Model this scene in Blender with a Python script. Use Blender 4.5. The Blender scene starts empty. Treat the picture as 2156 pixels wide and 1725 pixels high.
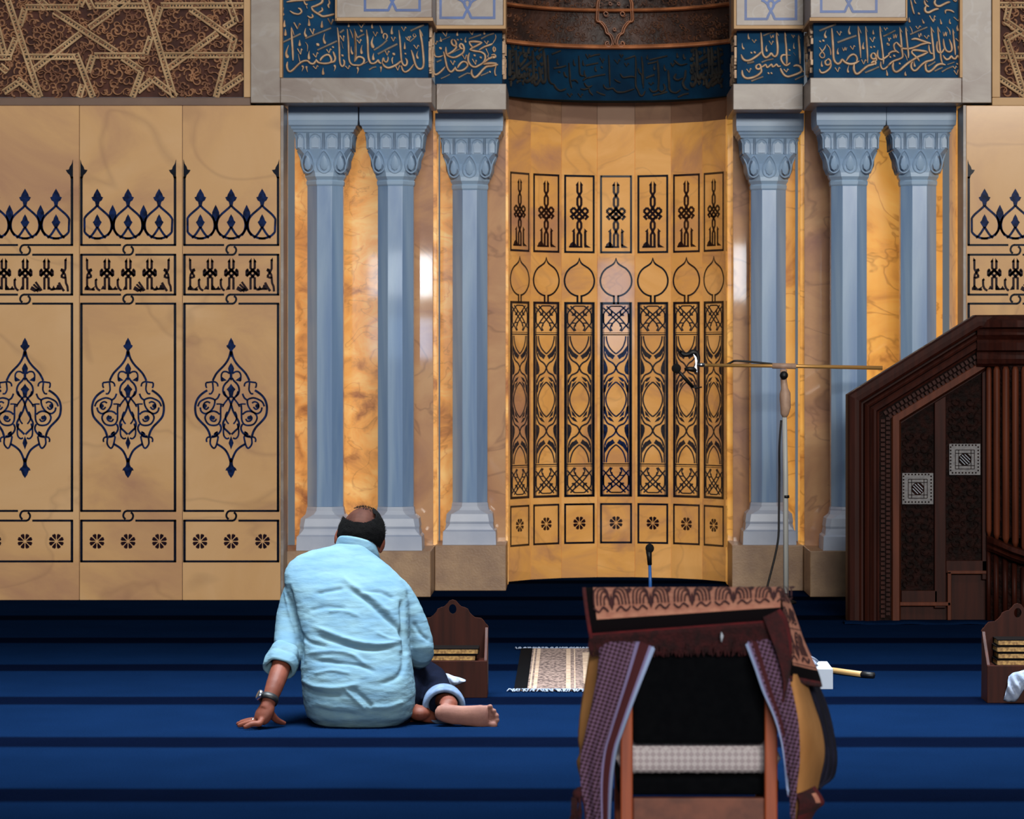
import bpy, bmesh, math, random
from mathutils import Vector, Matrix, noise as mnoise

# ------------------------------------------------------------------ camera
F, CAMH, HY, VX = 6500.0, 1.35, 770.0, 1200.0      # focal length in px, eye height, horizon row, vanishing column
SC = bpy.context.scene
cam_d = bpy.data.cameras.new('camera'); cam = bpy.data.objects.new('camera', cam_d)
SC.collection.objects.link(cam); SC.camera = cam
cam.location = (0, 0, CAMH); cam.rotation_euler = (math.pi/2, 0, 0)
cam_d.sensor_width = 36; cam_d.sensor_fit = 'HORIZONTAL'; cam_d.lens = F/2156*36
cam_d.shift_x = -(VX-1078)/2156; cam_d.shift_y = -(862.5-HY)/2156
cam_d.clip_end = 200
cam_d.dof.use_dof = True; cam_d.dof.focus_distance = 13.5; cam_d.dof.aperture_fstop = 9
# ------------------------------------------------------------------ light and exposure
SC.view_settings.view_transform = 'Standard'; SC.view_settings.look = 'None'
SC.view_settings.gamma = 1; SC.view_settings.use_curve_mapping = False
SC.view_settings.exposure = 0.0
wd = bpy.data.worlds.new('world'); SC.world = wd; wd.use_nodes = True
wd.node_tree.nodes['Background'].inputs[0].default_value = (0.80, 0.90, 1.0, 1)
wd.node_tree.nodes['Background'].inputs[1].default_value = 0.16

def area(name, loc, target, sx, sy, power, col, spread=180):
    l = bpy.data.lights.new(name, 'AREA'); l.shape = 'RECTANGLE'; l.size = sx; l.size_y = sy
    l.energy = power; l.color = col; l.spread = math.radians(spread)
    o = bpy.data.objects.new(name, l); SC.collection.objects.link(o); o.location = loc
    o.rotation_euler = (Vector(target)-Vector(loc)).to_track_quat('-Z', 'Y').to_euler()
    return o
area('hall_window_light', (5.0, -25, 9.6), (0.3, 18.4, 1.6), 14.0, 4.0, 8800, (1.0, 0.955, 0.89))
area('added_upper_key', (2.2, 9.5, 9.2), (0.3, 18.8, 2.4), 1.6, 1.0, 240, (1.0, 0.95, 0.87))  # added lamp, no known clerestory: casts shade below lintels and niche band
area('added_overhead_light', (0.2, 11.6, 7.5), (0.2, 11.6, 0.0), 7.0, 2.4, 360, (0.84, 0.93, 1.0), 48)  # added lamp, no known dome: narrow cone brightens carpet and shoulders

# ------------------------------------------------------------------ helpers
RL = {}                                             # world position of each root
def W(px, py, Y): return Vector(((px-VX)*Y/F, Y, CAMH-(py-HY)*Y/F))
def FY(py): return F*CAMH/(py-HY)                   # depth of the floor at picture row py
def link(o): SC.collection.objects.link(o); return o

def tag(o, label=None, cat=None, group=None, kind=None):
    if label: o['label'] = label
    if cat: o['category'] = cat
    if group: o['group'] = group
    if kind: o['kind'] = kind
    return o
def empty(name, loc, label, cat, group=None, kind=None):
    o = bpy.data.objects.new(name, None); link(o); o.location = loc; o.empty_display_size = .1
    RL[o.name] = Vector(loc)
    return tag(o, label, cat, group, kind)
def rootloc(o):
    while o is not None:
        if o.name in RL: return RL[o.name]
        o = o.parent
    return Vector((0, 0, 0))

class MB:
    """collects shapes in world space and links them as one mesh object"""
    def __init__(s): s.v = []; s.f = []; s.m = []; s.cur = 0
    def add(s, vs, fs):
        b = len(s.v); s.v += [Vector(v) for v in vs]
        for f in fs: s.f.append([b+i for i in f]); s.m.append(s.cur)
        return b
    def box(s, a, b):
        x0, y0, z0 = a; x1, y1, z1 = b
        s.add([(x0,y0,z0),(x1,y0,z0),(x1,y1,z0),(x0,y1,z0),(x0,y0,z1),(x1,y0,z1),(x1,y1,z1),(x0,y1,z1)],
              [(0,3,2,1),(4,5,6,7),(0,1,5,4),(1,2,6,5),(2,3,7,6),(3,0,4,7)])
    def loft(s, rings, cap=True, closed=True):
        n = len(rings[0]); b = len(s.v)
        for r in rings: s.v += [Vector(v) for v in r]
        for i in range(len(rings)-1):
            for j in range(n if closed else n-1):
                k = (j+1) % n
                s.f.append([b+i*n+j, b+i*n+k, b+(i+1)*n+k, b+(i+1)*n+j]); s.m.append(s.cur)
        if cap and closed:
            s.f.append([b+j for j in reversed(range(n))]); s.m.append(s.cur)
            s.f.append([b+(len(rings)-1)*n+j for j in range(n)]); s.m.append(s.cur)
    def tube(s, pts, rad, n=10, cap=True, sub=0, flat=None):
        pts = [Vector(p) for p in pts]
        if not hasattr(rad, '__len__'): rad = [rad]*len(pts)
        if sub:
            q = [Vector((p.x, p.y, p.z, r)) for p, r in zip(pts, rad)]
            q = smooth(q, sub); pts = [p.xyz for p in q]; rad = [max(p.w, 1e-4) for p in q]
        rings = []; up = None
        for i, p in enumerate(pts):
            t = (pts[min(i+1, len(pts)-1)]-pts[max(i-1, 0)]).normalized()
            if up is None:
                up = Vector((0, 0, 1)) if abs(t.z) < .9 else Vector((0, 1, 0))
            sd = t.cross(up).normalized(); up = sd.cross(t).normalized()
            rings.append([p + (sd*math.cos(a)*(flat or 1)+up*math.sin(a))*rad[i] for a in [2*math.pi*k/n for k in range(n)]])
        s.loft(rings, cap)
    def ell(s, c, r, nu=18, nv=12, rot=None):
        c = Vector(c); R = rot or Matrix.Identity(3); rings = []
        for i in range(nv+1):
            th = math.pi*(i/nv); th = min(max(th, .02), math.pi-.02)
            rings.append([c + R @ Vector((r[0]*math.sin(th)*math.cos(2*math.pi*j/nu), r[1]*math.sin(th)*math.sin(2*math.pi*j/nu), -r[2]*math.cos(th))) for j in range(nu)])
        s.loft(rings)
    def lathe(s, c, prof, n=24, rot=0):
        c = Vector(c)
        s.loft([[c+Vector((r*math.cos(rot+2*math.pi*j/n), r*math.sin(rot+2*math.pi*j/n), z)) for j in range(n)] for r, z in prof])
    def prism(s, poly, y0, y1):
        """polygon of (x,z) extruded from y0 (front) to y1"""
        n = len(poly); b = len(s.v)
        s.v += [Vector((x, y0, z)) for x, z in poly]+[Vector((x, y1, z)) for x, z in poly]
        s.f.append([b+i for i in range(n)]); s.m.append(s.cur)
        s.f.append([b+n+i for i in reversed(range(n))]); s.m.append(s.cur)
        for i in range(n):
            k = (i+1) % n; s.f.append([b+k, b+i, b+n+i, b+n+k]); s.m.append(s.cur)
    def build(s, name, mats, parent=None, sm=False, bevel=0, label=None, nrm=True):
        me = bpy.data.meshes.new(name); off = rootloc(parent)
        me.from_pydata([v-off for v in s.v], [], s.f)
        if not isinstance(mats, (list, tuple)): mats = [mats]
        for m in mats: me.materials.append(m)
        me.polygons.foreach_set('material_index', s.m)
        if nrm:
            bm = bmesh.new(); bm.from_mesh(me); bmesh.ops.recalc_face_normals(bm, faces=bm.faces); bm.to_mesh(me); bm.free()
        if sm: me.polygons.foreach_set('use_smooth', [True]*len(me.polygons))
        me.update()
        o = link(bpy.data.objects.new(name, me))
        if parent is not None: o.parent = parent
        if bevel:
            md = o.modifiers.new('bevel', 'BEVEL'); md.width = bevel; md.segments = 2; md.limit_method = 'ANGLE'
        if label: o['label'] = label
        return o

def smooth(pts, n=5, closed=False):
    """Catmull-Rom through the points"""
    P = [Vector(p) for p in pts]; out = []
    L = len(P)
    if L < 3: return P
    for i in range(L if closed else L-1):
        p0 = P[(i-1) % L] if closed else P[max(i-1, 0)]
        p1 = P[i]; p2 = P[(i+1) % L]
        p3 = P[(i+2) % L] if closed else P[min(i+2, L-1)]
        for k in range(n):
            t = k/n
            out.append(.5*((2*p1)+(p2-p0)*t+(2*p0-5*p1+4*p2-p3)*t*t+(3*p1-p0-3*p2+p3)*t**3))
    if not closed: out.append(P[-1])
    return out

def remesh(o, voxel, it=6, fac=.5):
    m = o.modifiers.new('r', 'REMESH'); m.mode = 'VOXEL'; m.voxel_size = voxel
    if it:
        q = o.modifiers.new('s', 'SMOOTH'); q.iterations = it; q.factor = fac
    dg = bpy.context.evaluated_depsgraph_get(); dg.update()
    me = bpy.data.meshes.new_from_object(o.evaluated_get(dg))
    mats = list(o.data.materials); o.modifiers.clear(); o.data = me
    if not me.materials:
        for x in mats: me.materials.append(x)
    me.polygons.foreach_set('use_smooth', [True]*len(me.polygons)); me.update()
    return o

def copy_tree(o, parent=None, dx=None):
    c = o.copy(); link(c); c.parent = parent
    if dx is not None: c.location = o.location+Vector(dx); RL[c.name] = Vector(c.location)
    for ch in list(o.children): copy_tree(ch, c)
    return c

# ---- strokes: ribbons drawn along traced lines and laid on a surface
def ribbon(mb, pts, w, mp, h=0.0, prof=None, sm=4, taper=(1, 1), wid=None, closed=False):
    """pts in picture px of the surface, w px; mp(px,py,h)->world.  prof: relief cross-section [(side -1..1, height 0..1)]"""
    P = [Vector((p[0], p[1])) for p in pts]
    if len(P) > 2 and sm: P = smooth(P, sm, closed)
    if closed: P = P+[P[0]]
    n = len(P); prof = prof or [(-1, 1), (1, 1)]
    rows = []
    for i, p in enumerate(P):
        a = P[max(i-1, 0)]; b = P[min(i+1, n-1)]
        if closed and i in (0, n-1): a = P[-2]; b = P[1]
        t = b-a
        if t.length < 1e-6: t = Vector((1, 0))
        t.normalize(); nn = Vector((-t.y, t.x)); u = i/(n-1)
        if wid: ww = wid(u)*w
        else:
            ww = w
            if taper[0] < 1: ww *= min(1, taper[0]+u*n/3*(1-taper[0])) if u < .5 else 1
            if taper[1] < 1: ww *= min(1, taper[1]+(1-u)*n/3*(1-taper[1])) if u >= .5 else 1
        rows.append([mp(p.x+nn.x*s*ww/2, p.y+nn.y*s*ww/2, h*k) for s, k in prof])
    m = len(prof); fs = []
    vs = [v for r in rows for v in r]
    for i in range(n-1):
        for j in range(m-1): fs.append((i*m+j, i*m+j+1, (i+1)*m+j+1, (i+1)*m+j))
    if m > 2: fs += [tuple(range(m)), tuple((n-1)*m+j for j in range(m))]
    mb.add(vs, fs)
def poly(mb, pts, mp, h=0.0): mb.add([mp(x, y, h) for x, y in pts], [tuple(range(len(pts)))])
def mir(pts, c=0): return [(2*c-x, y) for x, y in pts]
ROUND = [(-1, 0), (-.8, .62), (-.3, 1), (.3, 1), (.8, .62), (1, 0)]

# ------------------------------------------------------------------ materials
def mat(name, col, rough=.6, col2=None, scale=6, detail=4, lo=.35, hi=.65, bump=0, bscale=60, metal=0, coat=0, spec=.5, dist=0, emis=None, stretch=None):
    m = bpy.data.materials.new(name); m.use_nodes = True; nt = m.node_tree; N = nt.nodes; L = nt.links
    b = N['Principled BSDF']; b.inputs['Roughness'].default_value = rough; b.inputs['Metallic'].default_value = metal
    b.inputs['Base Color'].default_value = (*col, 1); b.inputs['Coat Weight'].default_value = coat; b.inputs['Coat Roughness'].default_value = .04
    b.inputs['Specular IOR Level'].default_value = spec
    tc = N.new('ShaderNodeTexCoord'); src = tc.outputs['Object']
    if stretch:
        mp = N.new('ShaderNodeMapping'); mp.inputs['Scale'].default_value = stretch; L.new(src, mp.inputs[0]); src = mp.outputs[0]
    if col2:
        nz = N.new('ShaderNodeTexNoise'); nz.inputs['Scale'].default_value = scale; nz.inputs['Detail'].default_value = detail; nz.inputs['Distortion'].default_value = dist
        L.new(src, nz.inputs[0]); cr = N.new('ShaderNodeValToRGB')
        cr.color_ramp.elements[0].position = lo; cr.color_ramp.elements[0].color = (*col, 1)
        cr.color_ramp.elements[1].position = hi; cr.color_ramp.elements[1].color = (*col2, 1)
        L.new(nz.outputs[0], cr.inputs[0]); L.new(cr.outputs[0], b.inputs['Base Color'])
        m['_'] = 0
    if bump:
        nb = N.new('ShaderNodeTexNoise'); nb.inputs['Scale'].default_value = bscale; nb.inputs['Detail'].default_value = 3; L.new(src, nb.inputs[0])
        bp = N.new('ShaderNodeBump'); bp.inputs['Strength'].default_value = bump; bp.inputs['Distance'].default_value = .01
        L.new(nb.outputs[0], bp.inputs['Height']); L.new(bp.outputs[0], b.inputs['Normal'])
    if emis: b.inputs['Emission Color'].default_value = (*emis[0], 1); b.inputs['Emission Strength'].default_value = emis[1]
    return m
def lin(r, g, b, k=1.0):
    f = lambda c: (c/12.92 if c <= .04045 else ((c+.055)/1.055)**2.4)
    return tuple(min(f(x/255)*k, .95) for x in (r, g, b))

def onyx(name, c1, c2, c3, scale=1.1, vein=.35, glow=0, rough=.09, seed=0., coat=.5, veincol=None):
    """polished onyx: clouds of three tones and thin veins; glow > 0 is stone lit from behind by lamps"""
    m = bpy.data.materials.new(name); m.use_nodes = True; nt = m.node_tree; N = nt.nodes; L = nt.links
    b = N['Principled BSDF']; b.inputs['Roughness'].default_value = rough; b.inputs['Coat Weight'].default_value = coat; b.inputs['Coat Roughness'].default_value = .03
    tc = N.new('ShaderNodeTexCoord'); mp = N.new('ShaderNodeMapping'); L.new(tc.outputs['Object'], mp.inputs[0])
    oi = N.new('ShaderNodeObjectInfo'); ml = N.new('ShaderNodeMath'); ml.operation = 'MULTIPLY_ADD'; ml.inputs[1].default_value = 40; ml.inputs[2].default_value = seed
    L.new(oi.outputs['Random'], ml.inputs[0]); L.new(ml.outputs[0], mp.inputs['Location'])
    mp.inputs['Rotation'].default_value = (0, math.radians(22), 0)
    mp.inputs['Scale'].default_value = (1, 1, 1.4)
    nz = N.new('ShaderNodeTexNoise'); nz.inputs['Scale'].default_value = scale; nz.inputs['Detail'].default_value = 7; nz.inputs['Distortion'].default_value = 1.2
    nz.inputs['Roughness'].default_value = .55
    L.new(mp.outputs[0], nz.inputs[0])
    cr = N.new('ShaderNodeValToRGB'); e = cr.color_ramp.elements
    e[0].position = .3; e[0].color = (*c1, 1); e[1].position = .72; e[1].color = (*c3, 1); k = e.new(.5); k.color = (*c2, 1)
    L.new(nz.outputs[0], cr.inputs[0])
    n2 = N.new('ShaderNodeTexNoise'); n2.inputs['Scale'].default_value = scale*1.3; n2.inputs['Detail'].default_value = 3; n2.inputs['Distortion'].default_value = .8
    L.new(mp.outputs[0], n2.inputs[0])
    s = N.new('ShaderNodeMath'); s.operation = 'SUBTRACT'; s.inputs[1].default_value = .5; L.new(n2.outputs[0], s.inputs[0])
    a = N.new('ShaderNodeMath'); a.operation = 'ABSOLUTE'; L.new(s.outputs[0], a.inputs[0])
    r2 = N.new('ShaderNodeValToRGB'); r2.color_ramp.elements[0].color = (1, 1, 1, 1); r2.color_ramp.elements[0].position = .0
    r2.color_ramp.elements[1].color = (0, 0, 0, 1); r2.color_ramp.elements[1].position = .022; L.new(a.outputs[0], r2.inputs[0])
    mu = N.new('ShaderNodeMath'); mu.operation = 'MULTIPLY'; mu.inputs[1].default_value = vein; L.new(r2.outputs[0], mu.inputs[0])
    mx = N.new('ShaderNodeMix'); mx.data_type = 'RGBA'; L.new(mu.outputs[0], mx.inputs[0]); L.new(cr.outputs[0], mx.inputs[6])
    mx.inputs[7].default_value = (*(veincol or tuple(x*.55 for x in c3)), 1)
    L.new(mx.outputs[2], b.inputs['Base Color'])
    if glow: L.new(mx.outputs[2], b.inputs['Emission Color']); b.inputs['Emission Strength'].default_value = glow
    return m

M = {}
M['wall'] = onyx('wall_onyx', lin(232, 190, 142), lin(222, 176, 124), lin(186, 140, 112), .7, .22, rough=.12)
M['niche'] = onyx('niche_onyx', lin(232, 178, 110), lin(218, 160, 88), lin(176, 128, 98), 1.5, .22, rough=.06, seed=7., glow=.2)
M['nichetop'] = onyx('unlit_niche_onyx', lin(154, 122, 96), lin(134, 102, 82), lin(116, 86, 72), 1.5, .22, rough=.6, seed=7., coat=0)  # same onyx slab; shade at its head painted in as a darker colour
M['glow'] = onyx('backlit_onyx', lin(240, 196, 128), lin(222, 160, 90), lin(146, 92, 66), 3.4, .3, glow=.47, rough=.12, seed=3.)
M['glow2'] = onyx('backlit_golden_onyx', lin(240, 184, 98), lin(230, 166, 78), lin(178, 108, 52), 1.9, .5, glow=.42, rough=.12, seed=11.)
M['pale'] = onyx('pale_rose_onyx', lin(226, 182, 138), lin(210, 162, 124), lin(172, 130, 114), 1.6, .4, rough=.05, seed=5., coat=1)
M['grey'] = onyx('grey_marble', lin(160, 149, 138), lin(140, 127, 117), lin(118, 98, 88), 2.2, .25, rough=.35, seed=2., coat=0, veincol=lin(175, 172, 172))
M['colbase'] = mat('lilac_white_marble', lin(186, 196, 214), .35, lin(164, 176, 200), 4, 5)
M['plinth'] = mat('brown_plinth_stone', lin(176, 142, 108), .4, lin(150, 118, 92), 9, 8, bump=.1, bscale=80)
M['strip'] = mat('brown_stone_strip', lin(120, 92, 74), .5, lin(104, 78, 64), 4)
M['sand'] = mat('sand_stone', lin(205, 165, 118), .6, lin(188, 148, 104), 3)
M['column'] = mat('blue_white_marble', lin(158, 184, 210), .22, lin(106, 140, 186), 2.2, 5, .3, .72, stretch=(5, 5, .35), coat=.3, dist=.6)
M['column2'] = mat('blue_white_marble_capital', lin(164, 190, 214), .4, lin(132, 164, 204), 3, 5, .3, .75)
M['navy'] = mat('lapis_inlay', lin(24, 44, 92), .1, lin(10, 20, 48), 40, 3, spec=.3)
M['black'] = mat('black_inlay', lin(14, 16, 24), .1, lin(20, 26, 44), 8)
M['maroon'] = mat('porphyry_inlay', lin(44, 24, 28), .1, lin(28, 16, 24), 30)
M['slate'] = mat('slate_inlay', lin(58, 56, 62), .1, lin(38, 40, 52), 30, spec=.3)
M['frieze'] = mat('blue_frieze_ground', lin(9, 70, 108), .75, lin(6, 56, 92), 7, 4, spec=.2)
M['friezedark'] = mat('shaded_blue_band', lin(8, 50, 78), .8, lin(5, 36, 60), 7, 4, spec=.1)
M['gilt'] = mat('gilt_letter', lin(214, 176, 136), .45, lin(176, 136, 98), 20, 3)
M['giltdull'] = mat('dull_gilt_letter', lin(140, 124, 108), .6, lin(110, 98, 88), 20, 3)
M['giltdark'] = mat('shaded_gilt_letter', lin(46, 42, 36), .8, lin(20, 22, 24), 12, 3)  # same gilt, darkened to paint in the shade on the niche band
M['stucco'] = mat('carved_stucco', lin(204, 170, 128), .8, lin(166, 134, 98), 5, 4, bump=.2, bscale=90)
M['stuccored'] = mat('red_brown_stucco', lin(84, 48, 38), .85, lin(60, 34, 28), 8, 4, bump=.3, bscale=60)
M['stuccodot'] = mat('stucco_dot', lin(52, 46, 38), .9)
M['stuccoblue'] = mat('stucco_blue', lin(18, 60, 100), .8)
M['bluepaint'] = mat('blue_strap_inlay', lin(42, 92, 168), .4, lin(34, 74, 140), 8)
M['hood'] = mat('bronze_carving', lin(74, 46, 34), .55, lin(44, 28, 22), 9, 5, bump=.5, bscale=45)
M['hood2'] = mat('bronze_scrolls', lin(112, 72, 50), .5, lin(72, 46, 34), 12)
M['hoodgold'] = mat('bronze_rib', lin(196, 128, 84), .45, lin(150, 94, 60), 9)
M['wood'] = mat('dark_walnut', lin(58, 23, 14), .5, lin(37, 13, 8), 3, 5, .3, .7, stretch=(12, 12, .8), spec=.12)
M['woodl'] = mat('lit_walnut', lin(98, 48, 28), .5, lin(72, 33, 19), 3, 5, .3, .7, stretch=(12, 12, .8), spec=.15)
M['woodd'] = mat('carved_walnut', lin(34, 13, 9), .7, lin(18, 8, 6), 24, 6, .4, .6, bump=1.0, bscale=55, spec=.1)
M['pearl'] = mat('mother_of_pearl', lin(104, 100, 100), .4, lin(76, 74, 78), 50, 3)
M['pearlb'] = mat('blue_mosaic', lin(60, 100, 170), .4, lin(30, 50, 100), 60, 3)
M['skin'] = mat('skin', lin(112, 60, 44), .6, lin(94, 48, 35), 14, 3, bump=.05, bscale=120, spec=.25)
M['sole'] = mat('sole_skin', lin(132, 92, 80), .65, lin(112, 76, 68), 14, 3, bump=.05, bscale=120, spec=.2)
M['scalp'] = mat('scalp', lin(72, 42, 32), .7, lin(58, 32, 25), 20, spec=.1)
M['hair'] = mat('black_hair', lin(7, 6, 7), .9, lin(4, 4, 4), 60, bump=.4, bscale=300, spec=.1)
M['shirt'] = mat('aqua_linen', lin(100, 130, 142), .85, lin(86, 118, 138), 9, 5, bump=.45, bscale=15, spec=.2, stretch=(1, 1, 3))
M['denim'] = mat('dark_denim', lin(9, 15, 32), .9, lin(6, 10, 24), 60, bump=.2, bscale=300, spec=.05)
M['denimin'] = mat('denim_turn_up', lin(104, 122, 148), .85, lin(84, 104, 134), 40, bump=.2, bscale=300, spec=.2)
M['steel'] = mat('steel', lin(190, 196, 204), .25, metal=1)
M['alu'] = mat('brushed_pole', lin(214, 214, 208), .4, lin(186, 188, 186), 4, stretch=(40, 40, .3))
M['brass'] = mat('gilt_boom', lin(212, 160, 92), .35, metal=.5)
M['rubber'] = mat('black_plastic', lin(12, 12, 15), .5)
M['foam'] = mat('black_foam', lin(8, 8, 12), .9, bump=.6, bscale=200)
M['tape'] = mat('beige_tape', lin(198, 164, 140), .5, lin(176, 142, 122), 20)
M['blueplastic'] = mat('blue_stem', lin(50, 110, 190), .35)
M['white'] = mat('white_card', lin(172, 180, 192), .7)
M['tissue'] = mat('white_tissue', lin(150, 160, 178), .8, lin(126, 140, 166), 20, bump=.3, bscale=60)
M['paper'] = mat('gilt_page_edge', lin(214, 170, 96), .5, lin(150, 108, 50), 90, 2, stretch=(1, 1, 1))
M['cover'] = mat('black_book_cover', lin(14, 10, 9), .8, spec=.05)
M['cane'] = mat('tan_cane', lin(214, 176, 116), .45, lin(190, 150, 96), 6)
M['orange'] = mat('chair_wood', lin(166, 78, 38), .5, lin(134, 58, 28), 3, 5, stretch=(14, 14, 1))
M['orangeb'] = mat('chair_board', lin(120, 66, 46), .6, lin(92, 48, 34), 22, 6)
M['blackfab'] = mat('black_fabric', lin(9, 10, 13), .95, lin(6, 7, 10), 40, spec=.05)
M['ochre'] = mat('ochre_cloth', lin(190, 136, 82), .8, lin(160, 110, 62), 4, 4, bump=.2, bscale=30, spec=.2)
M['navycloth'] = mat('navy_cloth', lin(30, 30, 48), .85, lin(18, 18, 32), 14, bump=.2, bscale=60, spec=.2)
# ------------------------------------------------------------------ traced lettering (S stroke, G flat bar, D drop, V chevron, O dot, T thin stroke, B barb)
TX = {}
TX['outer_left'] = ((585, 40, 13.067), """
S5 37,25 39,60 41,90 42,115
B2.6 37,22 41,33 45,45
G4.5 11,66 36,54 63,41
G4.5 76,54 110,40 147,25
G4.5 109,86 135,74 163,61
G5 171,38 182,30
S5 27,118 25,130 28,141 34,145 42,140 52,130 62,121 72,116 82,116 89,122 96,124 101,121 105,114
S5 105,111 110,119 118,122 132,123 145,120 147,111 142,101 135,99 126,103 119,110 117,116
S5 145,121 155,117 158,108 155,98 152,90
S4.5 164,24 167,50 169,80 170,110 172,124 177,131 182,127 183,118 180,112
S4.5 191,28 194,60 195,90 196,110 199,120 205,126 216,129
S4 211,29 213,60 214,90 213,112
D6 19,3 18,14 18,23
D6 21,28 21,36 21,47
D6 85,0 86,10 86,20
D6 122,5 121,14 121,25
D6 129,40 126,56 131,69
D6 77,25 74,40 79,50
D6 60,58 60,66 60,75
D7 30,72 23,94 28,108
D6 87,88 85,100 86,112
D6 125,134 124,144 125,154
D5 66,145 70,134 66,129
D5 82,147 79,136 79,130
D5 155,144 158,134 155,127
D5 194,10 195,16 195,23
D5 202,76 202,88 206,98
O5 152,78
V3 44,10 54,28 60,12
V3 88,27 97,43 99,27
V3 138,0 147,16 152,2
V3 54,82 63,98 65,82
V3 97,96 105,106 109,92
V3 134,84 141,94 145,82
V3 171,46 181,62 181,46
V3 97,130 105,138 109,128
V3 186,130 194,138 197,128
T2.4 76,64 82,74 81,90
T2.2 56,96 60,115 61,120
T2.2 174,62 180,82
T2.6 198,28 204,42 206,53
O8 110,71
O6 178,101
""")
TX['outer_left_end'] = ((745, 40, 13.067), """
S4.6 2,30 4,60 5,90 4,110 2,118
B2.6 1,27 7,43 10,52
S5 0,126 15,128 26,122 28,112 22,106 12,105 5,112 3,117
S3.4 28,124 38,118
S5 35,30 38,60 39,90 41,110 46,121 54,123 62,119 67,114 70,120 76,123
S4 78,122 80,111 82,108 84,116 90,119 94,112 94,104
S5.4 79,122 84,130 94,135 106,132 118,126 128,118 130,116
S4.6 124,31 127,60 129,90 131,113 135,125 141,129 146,124 146,115 142,108
S4.6 131,128 134,140 140,146 148,144 157,136 165,125
S5.2 158,86 163,102 167,118 172,131 180,138 189,135 192,122 191,100 188,70 184,45 181,30
B2.6 181,28 187,40 190,48
S4 83,55 81,47 84,41 90,43 92,50 88,58
G4.6 92,58 80,70 67,79 55,86
S3.6 108,105 105,112 107,124
O7 110,97
G5 156,33 175,24 193,16
G5 66,97 92,83 120,69
G4.6 10,52 20,46 29,42
T2.6 165,40 163,46 168,50 171,47 167,40
G3.6 168,51 154,63
D5 52,10 50,18 51,27
D5 71,18 76,30 78,41
D6 106,20 104,32 105,43
D7 54,48 49,66 54,81
D6 23,72 20,85 22,97
D6 55,94 53,104 54,114
D5 140,64 140,74 140,84
D5 177,88 173,100 177,110
D5 74,147 75,138 74,131
D5 9,152 12,140 9,133
V3 12,12 21,25 28,12
V3 53,35 60,48 64,36
V3 103,50 109,62 113,50
V3 131,22 138,34 142,22
V3 9,58 16,68 19,56
V2.6 143,50 147,59 150,48
V2.6 148,56 152,61 155,47
V3 165,72 173,83 177,72
V3 86,88 92,101 96,88
V3 115,130 121,142 126,128
G4 42,140 52,134 62,132
O7 21,33
O5 142,96
""")
TX['inner_left'] = ((908, 56, 13.91), """
S4 8,65 9,80 13,88 24,89 35,85
S5 36,74 40,90 43,105 46,118 51,128 58,133 65,128 70,120
S5 6,126 8,137 13,141 22,137 32,128 41,118
S5 70,118 74,128 84,130 96,126 106,116 104,107 96,103 88,106 81,114 77,122
S5 63,37 59,44 62,53 69,57 73,52 71,44 66,38
S5 72,54 73,62 64,72 53,79 45,82
S5 86,49 83,57 87,64 93,66
S5 86,49 93,55 96,66 93,77 82,85 68,91 55,89 46,83 43,72 43,60
S6 110,45 125,44 148,46
S4.6 111,44 114,53 123,63
S5 150,47 138,54 122,62 112,68
S5 113,69 128,72 145,75 156,82 158,94 152,106 140,114 128,119 117,115 109,103 108,90 112,77
S5 140,69 155,60 172,54 180,50
S3.2 180,50 186,40 189,32 188,24
S4 184,58 181,66 184,74 188,68 186,60
S5.5 119,126 118,138 124,148 131,148 140,140 150,128 162,118 178,116 192,112 193,110
S6 153,111 170,108 192,108
S5 155,107 165,97 180,90 188,89
S4 176,84 184,82 189,88 183,92 175,88
S3.6 191,112 186,130 188,143 192,142
G4 110,36 128,30 146,24
G4 146,36 165,26 184,20
G2.6 22,43 40,36 55,30
G3 60,78 75,70 88,64
G3 28,153 42,147 55,140
G4 80,150 95,142 105,137 115,138
G3.6 145,144 158,139 168,134
G4 16,104 30,98
O7 27,64
O5 78,39
O5 88,38
O6 145,91
O6 127,85
O5 172,133
D5 27,30 28,38 29,45
D5 79,10 76,20 77,28
D5 157,10 155,17 156,24
D5 102,30 99,40 102,47
V2.6 5,40 14,53 17,42
V3 32,15 43,30 47,10
V3 110,10 120,25 124,10
V2.6 155,42 163,52 166,42
V3 91,83 99,97 103,83
V3 56,100 64,113 68,100
V2.6 120,95 130,112 131,98
V3 160,65 168,82 165,88
""")
TX['corner_left'] = ((585, 0, 17.25), """
S5.6 32,8 60,3 100,0 140,-3
S4 95,2 98,12 104,18 108,14
S4 104,22 107,32
S5.6 163,-6 162,4 158,11 148,17 134,23 122,26
S5.4 122,26 128,38 140,47 152,54 163,60 180,58 200,53 206,52
S4.6 147,47 155,43 162,38 160,28
S4.6 44,40 58,49 76,52 86,44 82,34 74,30
S4.6 108,58 118,65 127,62 124,52
S4.6 185,0 188,12 183,20 187,30
D6 22,28 17,46 21,57
V3 60,84 72,104 79,86
V3 182,68 194,90 200,70
""")
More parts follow.
